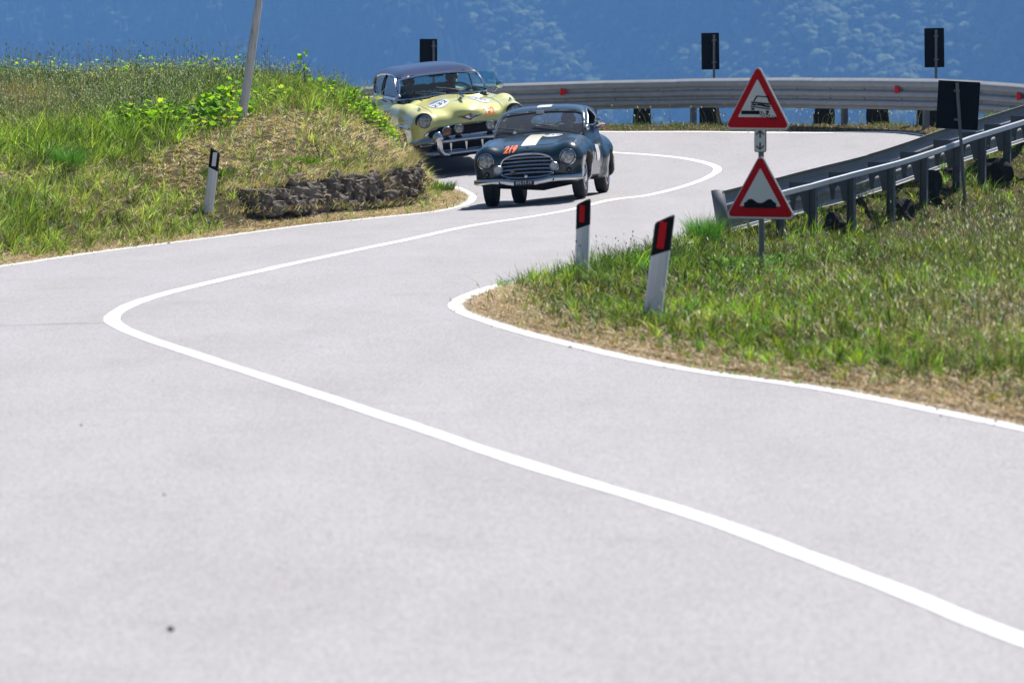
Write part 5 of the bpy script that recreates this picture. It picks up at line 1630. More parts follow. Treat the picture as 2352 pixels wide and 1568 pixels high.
tri1, M41 = sign_tri("triangle_plate", 222.5, S_, -31, -.045, "upper triangle showing a skidding car and loose stones")
tri2, M42 = sign_tri("triangle_plate", 427, S_, -24, -.018, "lower triangle showing two bumps")
def pict(M4, polys, par, name):
    m = MB()
    for poly in polys: m.prism(poly, .0015, M4 @ Matrix.Translation((0, -.0095, 0)))
    return m.build(name, M_SIGNBLACK, par)
# crop units of the upper triangle -> metres (apex at 65, base at 505 of 440 units high)
kx, kz = S_ / 490.0, S_ * .866 / 432.0
def T1(x, y): return ((x - 452) * kx * 1.08, (287 - y) * kz)
def quad(*p): return [T1(*q) for q in p]
car = []
car.append(quad((345, 378), (345, 402), (468, 402), (468, 378)))
car.append(quad((425, 316), (434, 318), (452, 288), (444, 282))); car.append(quad((446, 279), (447, 287), (521, 293), (522, 285))); car.append(quad((516, 286), (530, 326), (538, 327), (525, 284)))
car.append(quad((413, 318), (410, 327), (538, 340), (540, 330)))
car.append(quad((414, 330), (412, 341), (440, 346), (452, 336))); car.append(quad((500, 340), (490, 352), (538, 357), (538, 345)))
car.append(quad((452, 333), (452, 345), (500, 349), (500, 337)))
car.append(quad((408, 346), (407, 353), (538, 371), (539, 363)))
car.append(quad((412, 358), (411, 372), (432, 375), (433, 361))); car.append(quad((511, 375), (510, 390), (530, 392), (531, 378)))
for (x, y, r) in ((481, 387, 7), (476, 403, 5), (494, 398, 6), (501, 411, 5), (517, 399, 8), (486, 413, 5), (519, 418, 5), (533, 409, 6), (541, 425, 6), (528, 425, 4), (556, 413, 5), (557, 427, 5), (572, 421, 7), (569, 434, 4), (579, 437, 4), (545, 433, 4)):
    car.append([T1(x + r * math.cos(a), y + r * math.sin(a)) for a in np.linspace(0, 2 * math.pi, 9)[:-1]][::-1])
pict(M41, car, tri1, "skid_pictogram")
kx2 = S_ / 478.0
def T2(x, y): return ((x - 475) * kx2, (918 - y) * kz)
top = [(367, 1030), (382, 1022), (398, 1006), (414, 1003), (430, 1008), (448, 1022), (466, 1029), (484, 1029), (502, 1022), (520, 1008), (536, 1002), (550, 1005), (566, 1021), (582, 1030)]
polys = []
for a, b in zip(top[:-1], top[1:]): polys.append([T2(*a), T2(a[0], 1062), T2(b[0], 1062), T2(*b)])
pict(M42, polys, tri2, "bump_pictogram")
zc = sgz(323); aw, ah = .052, .100
M43 = Matrix.Translation((-.022, .012, zc)) @ Matrix.Rotation(math.radians(-20), 4, 'Z')
rr_ = [(-aw, -ah + .01), (-aw + .01, -ah), (aw - .01, -ah), (aw, -ah + .01), (aw, ah - .01), (aw - .01, ah), (-aw + .01, ah), (-aw, ah - .01)]
ap = MB().prism(rr_, .012, M43).build("arrow_plate", M_SIGNBLACK, sroot)
MB().prism([(x * .9, z * .95) for x, z in rr_], .002, M43 @ Matrix.Translation((0, -.0025, 0))).build("white_face", M_SIGNWHITE, ap)
ar = MB()
for sgn, z0 in ((1, .05), (-1, -.045)):
    for poly in ([(-.006, -.028), (.006, -.028), (.006, .018), (-.006, .018)], [(-.034, -.006), (-.034, .008), (0, .038), (0, .024)], [(.034, -.006), (0, .024), (0, .038), (.034, .008)]):
        ar.prism([(x, z0 + sgn * z) for x, z in poly], .0015, M43 @ Matrix.Translation((0, -.005, 0)))
ar.build("arrow_pictogram", M_SIGNBLACK, ap)
for v in (200, 270, 400, 480):
    MB().box((-.01, .035, sgz(v)), (.075, .05, .028)).build("clamp", M_GALV_DULL, sroot, bevel=.004)

# ---- bend marker boards seen from behind
def board(label, u0, v0, u1, v1, d, up, vfoot, yaw, roll, dp, poleside=0.0, pole_r=.022, foot_u=None):
    c = at((u0 + u1) / 2, (v0 + v1) / 2, d); w = (u1 - u0) / F * d / math.cos(math.radians(yaw)); h = (v1 - v0) / F * d
    pb = at(up if foot_u is None else foot_u, vfoot, d - dp); gz = min(zg1(pb[0], pb[1]), pb[2])
    root = empty("marker_board", (pb[0], pb[1], gz)); tag(root, label, "road sign", "bend marker boards seen from behind")
    ovb = Vector((pb[0], pb[1], gz))
    R3 = Matrix.Rotation(math.radians(yaw), 3, 'Z') @ Matrix.Rotation(math.radians(roll), 3, 'Y')
    p = MB().box(Vector(c) - ovb, (w, .02, h), R3).build("board", M_SIGNBACK, root, bevel=.006)
    for s_ in (-.3, .3):
        MB().box(Vector(c) - ovb + R3 @ Vector((0, -.016, s_ * h)), (w * .96, .012, .03), R3).build("stiffener", M_SIGNBACK, p)
    pt = at(up, v0 + 4, d - dp)
    MB().tube([(0, 0, -.3), Vector(pt) - ovb], pole_r, 10).build("pole", M_GALV_DULL, root, True)
    for s_ in (-.3, .3):
        q = Vector(at(up, (v0 + v1) / 2 + s_ * (v1 - v0), d - dp)) - ovb
        MB().box(q + Vector((0, .02, 0)), (.07, .06, .03), R3).build("clamp", M_GALV_DULL, root)
board("black back of a bend marker board above the yellow car's roof", 964, 90, 1004, 172, 79.2, 996, 290, 12, 0, .05)
board("black back of a tall marker board behind the middle of the far guardrail", 1611, 76, 1652, 160, 75.3, 1640, 290, 14, -1, .05)
board("black back of a tall marker board behind the right part of the far guardrail", 2123, 65, 2169, 155, 69.6, 2150, 290, 12, -1, .05)
board("large black back of a marker board leaning in front of the near guardrail", 2152, 187, 2249, 297, 55.2, 2198, 452, 5, 3, .07, foot_u=2221)

# ---- pale leaning pole
pb = at(556, 276, 57); pt = at(601, -40, 57.0); pz = zg1(pb[0], pb[1])
dirv = (Vector(pt) - Vector(pb)).normalized()
prt = empty("wooden_pole", (pb[0], pb[1], pz)); tag(prt, "pale weathered wooden pole leaning out of the grassy bank", "pole")
def wood_mat():
    m, nt, b, out = nmat("weathered_wood")
    tc = nt.nodes.new("ShaderNodeTexCoord").outputs['Object']
    mp = nt.nodes.new("ShaderNodeMapping"); mp.inputs['Scale'].default_value = (14, 14, 1.1); nt.links.new(tc, mp.inputs[0])
    n = noise_node(nt, mp.outputs[0], 2.2, 7, .7)
    c = ramp(nt, n, [(.28, (.16, .145, .135)), (.42, (.50, .475, .465)), (.65, (.68, .65, .64))])
    nt.links.new(c, b.inputs['Base Color']); setp(b, rough=.85)
    bp = nt.nodes.new("ShaderNodeBump"); bp.inputs['Strength'].default_value = .6; bp.inputs['Distance'].default_value = .01
    nt.links.new(n, bp.inputs['Height']); nt.links.new(bp.outputs[0], b.inputs['Normal'])
    return m
bot = Vector((0, 0, 0)) - dirv * .3
pts_ = [bot + dirv * t for t in np.linspace(0, 5.2, 14)]
pm = MB().tube(pts_, [.062 - .0045 * i * .5 + random.uniform(-.002, .002) for i in range(14)], 14).build("pole_shaft", wood_mat(), prt, True)
MB().tube([pts_[-1] + dirv * -.25, pts_[-1] + dirv * -.22], .045, 12).build("pole_band", M_GALV_DULL, prt)

# ---- stone bollards under the far rail and rocks by the near posts
def rock_mesh(seed, mat, flat=1.0, block=False):
    r = np.random.default_rng(seed)
    bm = bmesh.new()
    if block:
        bmesh.ops.create_cube(bm, size=2.0); bmesh.ops.subdivide_edges(bm, edges=bm.edges[:], cuts=4, use_grid_fill=True)
    else: bmesh.ops.create_icosphere(bm, subdivisions=3, radius=1.0)
    A = r.normal(size=(6, 3)) * 1.6; ph = r.uniform(0, 6.28, 6)
    for v in bm.verts:
        p = np.array(v.co)
        if block:
            p = p * (1 - .16 * max(0, np.linalg.norm(p) - 1.0)); p[:2] *= (1.0 - .14 * (p[2] + 1) / 2)
        k = 1 + (.07 if block else .34) * np.sin(A @ p * 1.4 + ph).sum() / 2.4 + r.uniform(-.04, .04) * (1 if block else 3)
        p = p * k
        if not block: p = np.sign(p) * np.abs(p) ** .85
        v.co = Vector((p[0], p[1], p[2] * flat))
    me = bpy.data.meshes.new("rock"); bm.to_mesh(me); bm.free(); me.materials.append(mat)
    return me
for k, (u, w, d, lab) in enumerate([(1475, 40, 76.2, "dark stone bollard below the far rail, leftmost in view beside the green car"), (1630, 46, 74.9, "dark stone bollard below the far rail, just left of the warning sign"),
                                    (1893, 52, 71.8, "dark stone bollard below the far rail, first to the right of the warning sign"), (2015, 56, 70.4, "dark stone bollard below the far rail, second to the right of the warning sign"),
                                    (2130, 54, 69.2, "dark stone bollard below the far rail, half hidden by the large black board")]):
    p = at(u, 288, d); x, y = p[0], p[1]
    z = zg1(x, y); z = max(z, p[2] - .08)
    o = bpy.data.objects.new("stone_bollard", rock_mesh(500 + k, M_ROCK, 1.0, True)); COL.objects.link(o)
    hh = float(at(u, 246, d)[2] - z) / 2 + .06
    o.location = (x, y, z - .06 + hh); o.scale = (w / F * d / 2 * .98, .17, hh); o.rotation_euler = (0, .04 * (-1) ** k, random.uniform(-.4, .4))
    tag(o, lab, "bollard", "stone bollards below the far guardrail")
for k, (u, v, d, w, h, lab) in enumerate([(1915, 533, 51.9, 60, 70, "dark jagged rock at the foot of the guardrail post right of the sign"), (2072, 500, 53.8, 62, 55, "dark rock sloping down the verge below the guardrail's middle posts"),
                                          (2135, 470, 54.8, 58, 78, "tall dark rounded rock under the guardrail left of the leaning board"), (2195, 430, 55.9, 50, 40, "low dark rock behind the leaning board's pole"),
                                          (2285, 418, 57.3, 78, 66, "broad dark rock with pale flowers under the guardrail at right"), (1735, 562, 43, 100, 44, "low flat dark rock in the grass behind the sign post")]):
    p = at(u, v, d); z = zg1(p[0], p[1])
    o = bpy.data.objects.new("rock", rock_mesh(600 + k, M_ROCK)); COL.objects.link(o)
    sx, sz = w / F * d / 2, h / F * d / 2
    o.location = (p[0], p[1], z + sz * .35); o.scale = (sx * .9, sx * .7, sz * .95); o.rotation_euler = (random.uniform(-.2, .2), random.uniform(-.2, .2), random.uniform(0, 6))
    tag(o, lab, "rock", "dark rocks along the near guardrail")
# ------------------------------------------------------------------ vegetation
def leaf_mat(name, trans=.45, rough=.55, spec=.25):
    m, nt, b, out = nmat(name)
    a = nt.nodes.new("ShaderNodeAttribute"); a.attribute_name = "tint"
    setp(b, rough=rough, spec=spec)
    nt.links.new(a.outputs['Color'], b.inputs['Base Color'])
    t = nt.nodes.new("ShaderNodeBsdfTranslucent")
    tcol = mixc(nt, 1.0, a.outputs['Color'], (1.25, 1.35, .7), 'MULTIPLY')
    nt.links.new(tcol, t.inputs['Color'])
    mx = nt.nodes.new("ShaderNodeMixShader"); mx.inputs[0].default_value = trans
    nt.links.new(b.outputs[0], mx.inputs[1]); nt.links.new(t.outputs[0], mx.inputs[2]); nt.links.new(mx.outputs[0], out.inputs['Surface'])
    return m
M_BLADE = leaf_mat("grass_blade", .38, .5, .25)
M_STRAW = leaf_mat("straw", .25, .6, .3)
M_LEAF = leaf_mat("vine_leaf", .55, .5, .15)

def blades(name, label, root, h, w, lean, ldir, col, mat, parent=None, curl=.5, head=None, kind="stuff"):
    """root (n,3), h, w, lean (horizontal reach / h), ldir angle, col (n,3)"""
    n = len(root)
    if n == 0: return None
    fx_, fy_ = np.cos(ldir), np.sin(ldir)
    # blades turn their flat side at random
    ta = rng.uniform(0, math.pi, n); sx, sy = np.cos(ta), np.sin(ta)
    up = h
    def lvl(t, wd):
        reach = lean * h * t ** (1 + curl)
        zz = up * t * (1 - .35 * np.minimum(lean, 1.5) * t)
        c = root + np.c_[fx_ * reach, fy_ * reach, zz]
        return c - np.c_[sx * wd / 2, sy * wd / 2, 0 * wd], c + np.c_[sx * wd / 2, sy * wd / 2, 0 * wd]
    a0, a1 = lvl(0, w); b0, b1 = lvl(.5, w * .85); c0, _ = lvl(1.0, w * 0)
    V = np.stack([a0, a1, b0, b1, c0], 1).reshape(-1, 3)
    base = (np.arange(n) * 5)[:, None]
    Q = base + np.array([[0, 1, 3, 2]]); T = base + np.array([[2, 3, 4]])
    idx = np.concatenate([Q, T], 1).ravel()
    cnt = np.tile([4, 3], n)
    C = np.repeat(col, 5, 0)
    # lower part of each blade is a little browner
    parts = [(V, idx, cnt, C)]
    if head is not None:
        hl, hw, hc = head
        k = len(V); p = c0
        d = np.c_[fx_ * lean, fy_ * lean, np.ones(n) * .8]; d /= np.linalg.norm(d, axis=1)[:, None]
        s_ = np.c_[sx, sy, 0 * sx]
        H = np.stack([p - d * hl[:, None] * .3, p + s_ * hw[:, None] / 2 + d * hl[:, None] * .2, p + d * hl[:, None] * .8, p - s_ * hw[:, None] / 2 + d * hl[:, None] * .2], 1).reshape(-1, 3)
        hb = k + (np.arange(n) * 4)[:, None] + np.array([[0, 1, 2, 3]])
        V = np.r_[V, H]; idx = np.r_[idx, hb.ravel()]; cnt = np.r_[cnt, np.full(n, 4)]; C = np.r_[C, np.repeat(hc, 4, 0)]
    o = fast_mesh(name, V, idx, cnt, mat, parent, color=np.clip(C, 0, 1))
    if kind: tag(o, label, kind=kind)
    return o

def scatter(n, x0, x1, y0, y1, side, margin=.03, clump=0):
    x = rng.uniform(x0, x1, n); y = rng.uniform(y0, y1, n)
    u = 1176 + F * x / y
    ok = (u > -130) & (u < 2500); x, y, u = x[ok], y[ok], u[ok]
    left = x < np.interp(y, [0, 33, 41, 52, 60, 68, 72, 76, 80], [6, -2.8, -2.2, -.6, .6, .4, -.6, -3, -6])
    ok = left if side == 'l' else ~left
    x, y = x[ok], y[ok]; ed = edge_dist(x, y); ok = ed > margin
    x, y, ed = x[ok], y[ok], ed[ok]
    if clump:
        cx, cy = np.floor(x / clump), np.floor(y / clump / 1.4)
        h1 = np.modf(np.abs(np.sin(cx * 127.1 + cy * 311.7) * 43758.5453))[0]; h2 = np.modf(np.abs(np.sin(cx * 269.5 + cy * 183.3) * 43758.5453))[0]
        f = rng.uniform(.2, .8, len(x))
        x2 = x + f * ((cx + h1) * clump - x); y2 = y + f * ((cy + h2) * clump * 1.4 - y)
        e2 = edge_dist(x2, y2); good = e2 > margin
        x, y, ed = np.where(good, x2, x), np.where(good, y2, y), np.where(good, e2, ed)
    z = Zground(x, y, ed)
    ww, ws = wall_frame(x, y)
    inwall = (ww > -.12) & (ww < .16) & (ws > .3) & (ws < wall_len[-1] - .1)
    k = ~inwall
    P = np.c_[x, y, z][k]
    uu, vv = project(P)
    return P, uu, vv, ed[k]

def clumph(P, clump, seed=0):
    cx, cy = np.floor(P[:, 0] / clump), np.floor(P[:, 1] / clump / 1.4)
    return np.modf(np.abs(np.sin(cx * (91.7 + seed) + cy * (57.3 + seed * 3)) * 24634.6345))[0]
def blob(u, v, list_):
    s = np.zeros(len(u))
    for (cu, cv, ru, rv, a) in list_: s = s + a * np.exp(-((u - cu) / ru) ** 2 - ((v - cv) / rv) ** 2)
    return s
def tint(base, n, var=.18, hue=.12):
    base = np.array(base, float)
    c = np.tile(base, (n, 1)) if base.ndim == 1 else base.copy()
    c *= (1 + rng.normal(0, var, n))[:, None]
    c[:, 0] *= 1 + rng.normal(0, hue, n)
    return np.clip(c, .004, .9)
GREEN, YGREEN, DKGREEN, STRAW, PALE, GREYG = (.085, .165, .022), (.17, .25, .035), (.045, .10, .02), (.66, .48, .28), (.80, .68, .49), (.13, .155, .09)

# ---- left bank: short mown grass and straw
P, u, v, ed = scatter(430000, -10.5, 0.3, 37, 66.5, 'l', clump=.16)
wx, wy = P[:, 0], P[:, 1]
sl_ = wx * .8 + wy * .45
pn = vnoise(wx * 1.1, wy * .7, 11) * .4 + vnoise(wx * 3.1, wy * 2.2, 12) * .35 + .5 * vnoise(sl_ * 2.6, (wy * .8 - wx * .45) * .5, 15) + rng.normal(0, .22, len(P))
dry = .36 + .5 * pn + blob(u, v, [(430, 350, 110, 50, .75), (620, 320, 160, 70, .38), (820, 330, 120, 70, .48), (640, 285, 90, 18, .5), (520, 400, 130, 45, .35), (930, 360, 60, 50, .5), (130, 400, 220, 40, .15), (250, 480, 220, 30, .1)])
dry += .45 * np.exp(-((ed - .25) / .35) ** 2) * (u > 420) + .5 * np.exp(-((ed - .1) / .3) ** 2)
dry -= blob(u, v, [(120, 345, 190, 32, .8), (300, 320, 150, 22, .8), (60, 520, 130, 50, .5), (150, 430, 60, 25, .6), (820, 225, 150, 30, .45), (330, 535, 120, 30, .5)])
dry = np.clip(dry, 0, 1)
dry = dry + .55 * (clumph(P, .16, 9) - .5)
isdry = rng.uniform(size=len(P)) < dry
tallw = blob(u, v, [(150, 240, 330, 75, 1.0)])
keep = rng.uniform(size=len(P)) > np.clip(tallw * .35, 0, .5)
# mown bank thins out in places so that earth shows
keep &= rng.uniform(size=len(P)) < .3 * isdry + np.clip(.72 + .45 * vnoise(wx * 1.9, wy * 1.4, 17), .25, 1)
g = keep & ~isdry
n = g.sum(); lush = np.clip(blob(u[g], v[g], [(120, 345, 220, 35, 1), (300, 318, 160, 24, 1), (830, 220, 160, 40, .6), (60, 520, 150, 60, .6), (560, 240, 200, 60, .4)]), 0, 1)
hh = rng.uniform(.05, .15, n) * (1 + .9 * lush) * (.55 + .9 * clumph(P[g], .16)) * (.6 + .8 * np.clip(ed[g] / .8, 0, 1))
mix = np.clip(.45 + .3 * vnoise(wx[g] * .9, wy[g] * .6, 14) + .35 * lush + rng.normal(0, .2, n), 0, 1)[:, None]
col = np.array((.30, .30, .10)) * (1 - mix) + np.array((.23, .38, .035)) * mix
col = col * (.30 + 1.0 * clumph(P[g], .16, 2) ** 1.2)[:, None]  # random clump tone, its low end painting shaded gaps between tufts
blades("grass", "short green grass growing over the left bank", P[g] - [0, 0, .01], hh * rng.uniform(.6, 1.5, n), rng.uniform(.007, .014, n), rng.uniform(.2, 1.3, n), rng.uniform(0, 6.28, n), tint(col * 1.08, n, .45), M_BLADE)
g = keep & isdry; n = g.sum()
col = np.where(rng.uniform(size=n)[:, None] < .3, np.array(PALE), np.array(STRAW)) * rng.uniform(.55, 1.1, n)[:, None]
blades("dry_grass", "dry straw coloured grass cuttings on the left bank", P[g] - [0, 0, .005], rng.uniform(.03, .10, n) * (.6 + .6 * np.clip(ed[g], 0, 1)), rng.uniform(.007, .013, n), rng.uniform(.8, 3.2, n), rng.uniform(0, 6.28, n), tint(col, n, .4, .04), M_STRAW, curl=.1)

# ---- left crest: tall grey-green weeds with seed heads
P, u, v, ed = scatter(120000, -10.5, -1.5, 50, 66.5, 'l')
wt = np.clip(blob(u, v, [(130, 250, 330, 55, 1.0), (420, 215, 180, 30, .8), (640, 205, 90, 22, .6), (300, 190, 500, 22, .6)]) * (.75 + .5 * vnoise(P[:, 0] * .9, P[:, 1] * .5, 23)), 0, 1)
wt *= (v < 340) & (v > 150)
g = rng.uniform(size=len(P)) < wt * .46
n = g.sum()
br = rng.uniform(size=n)[:, None]
pz_ = vnoise(P[g][:, 0] * 1.1, P[g][:, 1] * .55, 27)[:, None] + rng.normal(0, .35, (n, 1))
col = np.where(pz_ > .75, np.array((.30, .20, .12)), np.where(pz_ < -.3, np.array((.06, .10, .035)), np.array((.13, .15, .085))))
hd = (rng.uniform(.012, .03, n), rng.uniform(.008, .016, n), tint(np.where(pz_ < .75, np.array((.46, .47, .40)), np.array((.34, .25, .17))), n, .3))
blades("tall_weeds", "tall grey green weeds with pale seed heads on top of the left bank", P[g], rng.uniform(.12, .42, n), rng.uniform(.005, .010, n), rng.uniform(.02, .95, n), rng.uniform(0, 6.28, n), tint(col, n), M_BLADE, curl=.8, head=hd)
# thin stalks breaking the skyline
P, u, v, ed = scatter(9000, -9, -2.0, 60, 65.5, 'l')
g = rng.uniform(size=len(P)) < .10; n = g.sum()
hd = (rng.uniform(.03, .06, n), rng.uniform(.014, .024, n), tint((.16, .17, .11), n))
blades("tall_stalks", "thin dark stalks standing against the blue hill", P[g], rng.uniform(.35, .66, n) * (1 - .35 * (P[g][:, 0] > -3.4)), np.full(n, .006), rng.uniform(.02, .25, n), rng.uniform(0, 6.28, n), tint((.07, .095, .04), n), M_BLADE, head=hd)

# ---- right verge
P, u, v, ed = scatter(600000, -.6, 8.2, 21.5, 62, 'r', clump=.13)
near_w = np.clip(34 / P[:, 1], .85, 1.25)
wx, wy = P[:, 0], P[:, 1]
k = rng.uniform(size=len(P)) < near_w ** 1.2 * .72
P, u, v, ed, wx, wy = P[k], u[k], v[k], ed[k], wx[k], wy[k]
pn = vnoise(wx * 1.3, wy * .8, 31) * .4 + vnoise(wx * 4, wy * 2.6, 32) * .3 + rng.normal(0, .25, len(P))
edge = np.exp(-(ed / (.42 + .12 * vnoise(wx * 1.7, wy * 1.1, 36))) ** 2)
dry = .06 + .4 * pn + .95 * edge * (.75 + .5 * vnoise(wx * 2.2, wy * 1.4, 33)) * (P[:, 1] < 36) + blob(u, v, [(2270, 760, 200, 120, .60), (1940, 620, 60, 14, .8), (1790, 625, 40, 16, .7), (2050, 600, 50, 10, .6), (2000, 560, 320, 60, -.5), (2100, 900, 260, 30, .35), (1880, 640, 40, 20, .4), (1180, 690, 70, 25, .25)])
dry = np.clip(dry, 0, 1)
dry = dry + .35 * (clumph(P, .13, 9) - .5)
isdry = rng.uniform(size=len(P)) < dry
g = ~isdry; n = g.sum()
mix = np.clip(.5 + .35 * vnoise(wx[g] * .8, wy[g] * .5, 34) + rng.normal(0, .2, n) + blob(u[g], v[g], [(1950, 580, 250, 60, .4), (1600, 640, 200, 60, .2)]), 0, 1)[:, None]
col = np.array((.18, .21, .055)) * (1 - mix) + np.array((.21, .37, .025)) * mix
herb = np.clip(blob(u[g], v[g], [(1330, 610, 130, 35, 1), (1480, 600, 120, 40, .8), (1640, 610, 120, 40, .5)]), 0, 1)[:, None]
col = col * (1 - .5 * herb) + np.array((.03, .10, .02)) * .5 * herb
col = col * (.22 + 1.15 * clumph(P[g], .13, 2) ** 1.3)[:, None] * np.clip(.95 + .3 * vnoise(wx[g] * 1.6, wy[g] * .9, 38), .5, 1.3)[:, None]  # per-clump tone also paints in the dark self-shadow between tufts
col[:, 0] *= (.75 + .6 * clumph(P[g], .13, 5))
hh = rng.uniform(.05, .17, n) * (.5 + .9 * clumph(P[g], .13)) * np.where(wy[g] > 35.5, 1.25, (.35 + .75 * np.clip(ed[g] / .7, 0, 1))) * (1 + .3 * vnoise(wx[g] * 2, wy[g] * 1.2, 35))
blades("grass", "lush green grass covering the right verge below the guardrail", P[g] - [0, 0, .01], hh * rng.uniform(.5, 1.2, n), rng.uniform(.005, .0105, n), rng.uniform(.15, 1.3, n), rng.uniform(0, 6.28, n), tint(col * 1.08, n, .5), M_BLADE)
g = isdry; n = g.sum()
col = np.where(rng.uniform(size=n)[:, None] < .25, np.array(PALE), np.array(STRAW)) * rng.uniform(.55, 1.0, n)[:, None]
blades("dry_grass", "dry brown grass along the edge of the right verge", P[g] - [0, 0, .005], rng.uniform(.03, .09, n) * (.5 + .7 * np.clip(ed[g], 0, 1)), rng.uniform(.005, .009, n), rng.uniform(.6, 2.6, n), rng.uniform(0, 6.28, n), tint(col, n, .4, .04), M_STRAW, curl=.1)
# matted straw right along the white lines
for pl_, nl_, rngy, lab in ((right_line, -normals2(right_line), (20, 37), "matted straw lying along the white line of the right verge"), (left_line, normals2(left_line), (39, 62), "matted straw lying along the white line of the left bank")):
    q_ = np.where((pl_[:, 1] > rngy[0]) & (pl_[:, 1] < rngy[1]))[0]
    n = 26000; i_ = rng.choice(q_, n); of_ = np.abs(rng.normal(.12, .24, n)) + .07
    pp_ = pl_[i_] + nl_[i_] * of_[:, None] + rng.normal(0, .05, (n, 2))
    e_ = edge_dist(pp_[:, 0], pp_[:, 1]); m_ = (e_ > .07) & (vnoise(pp_[:, 0] * 2.4, pp_[:, 1] * 1.3, 61) > -.75 + rng.normal(0, .3, n)); pp_ = pp_[m_]; n = len(pp_)
    z_ = Zground(pp_[:, 0], pp_[:, 1], e_[m_]) + .006
    col = np.where(rng.uniform(size=n)[:, None] < .3, np.array(PALE), np.array((.52, .34, .20))) * rng.uniform(.5, 1.0, n)[:, None]
    blades("dry_grass", lab, np.c_[pp_, z_], rng.uniform(.015, .05, n), rng.uniform(.005, .010, n), rng.uniform(.8, 4, n), rng.uniform(0, 6.28, n), tint(col, n, .15, .05), M_STRAW, curl=.1)
# oat-like seed heads in the foreground verge
P, u, v, ed = scatter(60000, -.4, 8, 22, 50, 'r', .3)
wt = np.clip(blob(u, v, [(2050, 780, 330, 110, 1), (2280, 720, 180, 160, 1.0), (1650, 790, 260, 50, .18), (2200, 560, 260, 80, .25), (1330, 660, 160, 50, .08)]), 0, 1)
g = rng.uniform(size=len(P)) < wt * .2; n = g.sum()
hd = (rng.uniform(.02, .05, n), rng.uniform(.006, .014, n), tint((.74, .69, .54), n, .25))
col = np.where(rng.uniform(size=n)[:, None] < .5, np.array((.36, .28, .17)), np.array((.16, .18, .07)))
blades("seed_grass", "pale oat grass with drooping seed heads on the right verge", P[g], rng.uniform(.16, .36, n) * (1 + .5 * (u[g] > 2000)), np.full(n, .004), rng.uniform(.1, .7, n), rng.uniform(0, 6.28, n), tint(col, n), M_STRAW, curl=1.2, head=hd)
g = (rng.uniform(size=len(P)) < .5 * np.clip(blob(u, v, [(1270, 600, 90, 26, 1), (1420, 585, 120, 24, .6), (1560, 545, 70, 18, .5)]), 0, 1)); n = g.sum()
hd = (rng.uniform(.02, .035, n), rng.uniform(.010, .018, n), tint((.06, .10, .03), n, .2))
blades("tall_herbs", "dark leafy herb stalks along the verge behind the marker posts", P[g], rng.uniform(.16, .34, n), np.full(n, .006), rng.uniform(.05, .5, n), rng.uniform(0, 6.28, n), tint((.07, .13, .03), n), M_BLADE, head=hd)

# ---- far verge under the far guardrail
P, u, v, ed = scatter(160000, -4, 9.5, 63, 80, 'r', .15)
k = (ed < 2.6) & (rng.uniform(size=len(P)) < np.clip(1.15 - ed * .6, .15, 1)) & (P[:, 1] > np.interp(P[:, 0], [-4, 1.6, 6.3, 7.2, 9.5], [79.5, 73.7, 67.9, 65.5, 62]))
P, u, v, ed = P[k], u[k], v[k], ed[k]
dry = np.clip(.75 - .5 * ed + .4 * vnoise(P[:, 0] * 1.3, P[:, 1] * 1.3, 41) + .3 * (u > 1750) + rng.normal(0, .2, len(P)), 0, 1)
isdry = rng.uniform(size=len(P)) < dry
g = ~isdry; n = g.sum()
blades("grass", "thin green grass growing under the far guardrail", P[g], rng.uniform(.03, .10, n), rng.uniform(.008, .014, n), rng.uniform(.1, .8, n), rng.uniform(0, 6.28, n), tint((.10, .16, .03), n), M_BLADE)
g = isdry; n = g.sum()
blades("dry_grass", "dry brown grass on the strip under the far guardrail", P[g], rng.uniform(.02, .08, n), rng.uniform(.008, .014, n), rng.uniform(.4, 2, n), rng.uniform(0, 6.28, n), tint((.33, .22, .12), n, .2), M_STRAW, curl=.2)
P2, u2, v2, e2 = P, u, v, ed
g = (rng.uniform(size=len(P2)) < .05) & (e2 > .6); n = g.sum()
hd = (rng.uniform(.03, .05, n), rng.uniform(.014, .024, n), tint((.55, .52, .40), n, .2))
blades("seed_grass", "pale seeding weeds standing between the stone bollards", P2[g], rng.uniform(.2, .42, n), np.full(n, .006), rng.uniform(.1, .6, n), rng.uniform(0, 6.28, n), tint((.22, .24, .10), n), M_BLADE, head=hd)

# ---- leafy plants
leaf_shape = np.array([(0, 0), (-.42, .18), (-.52, .55), (-.25, .80), (0, 1.0), (.25, .80), (.52, .55), (.42, .18)])
def leaf_cloud(name, centers, size, ncol, parent, mat=M_LEAF, shape=leaf_shape):
    n = len(centers); m = len(shape)
    yaw = rng.uniform(0, 6.28, n); pit = rng.uniform(-.5, 1.1, n)
    ex = np.c_[np.cos(yaw), np.sin(yaw), rng.uniform(-.35, .35, n)]
    ey = np.c_[-np.sin(yaw) * np.cos(pit), np.cos(yaw) * np.cos(pit), np.sin(pit)]
    nz = np.cross(ex, ey)
    fold = np.abs(shape[:, 0]) * .35
    V = centers[:, None] + size[:, None, None] * (ex[:, None] * shape[None, :, :1] + ey[:, None] * shape[None, :, 1:2] + nz[:, None] * fold[None, :, None])
    h = m // 2
    base = (np.arange(n) * m)[:, None]
    left = base + np.array([[0, 4, 3, 2, 1]]); right = base + np.array([[0, 7, 6, 5, 4]])
    idx = np.concatenate([left, right], 1).ravel()
    return fast_mesh(name, V.reshape(-1, 3), idx, np.full(n * 2, 5), mat, parent, color=np.repeat(np.clip(ncol, 0, 1), m, 0))
VINE_COL = np.array([(.19, .40, .015), (.28, .46, .02), (.40, .50, .03), (.05, .13, .015), (.07, .18, .02), (.17, .33, .02)])
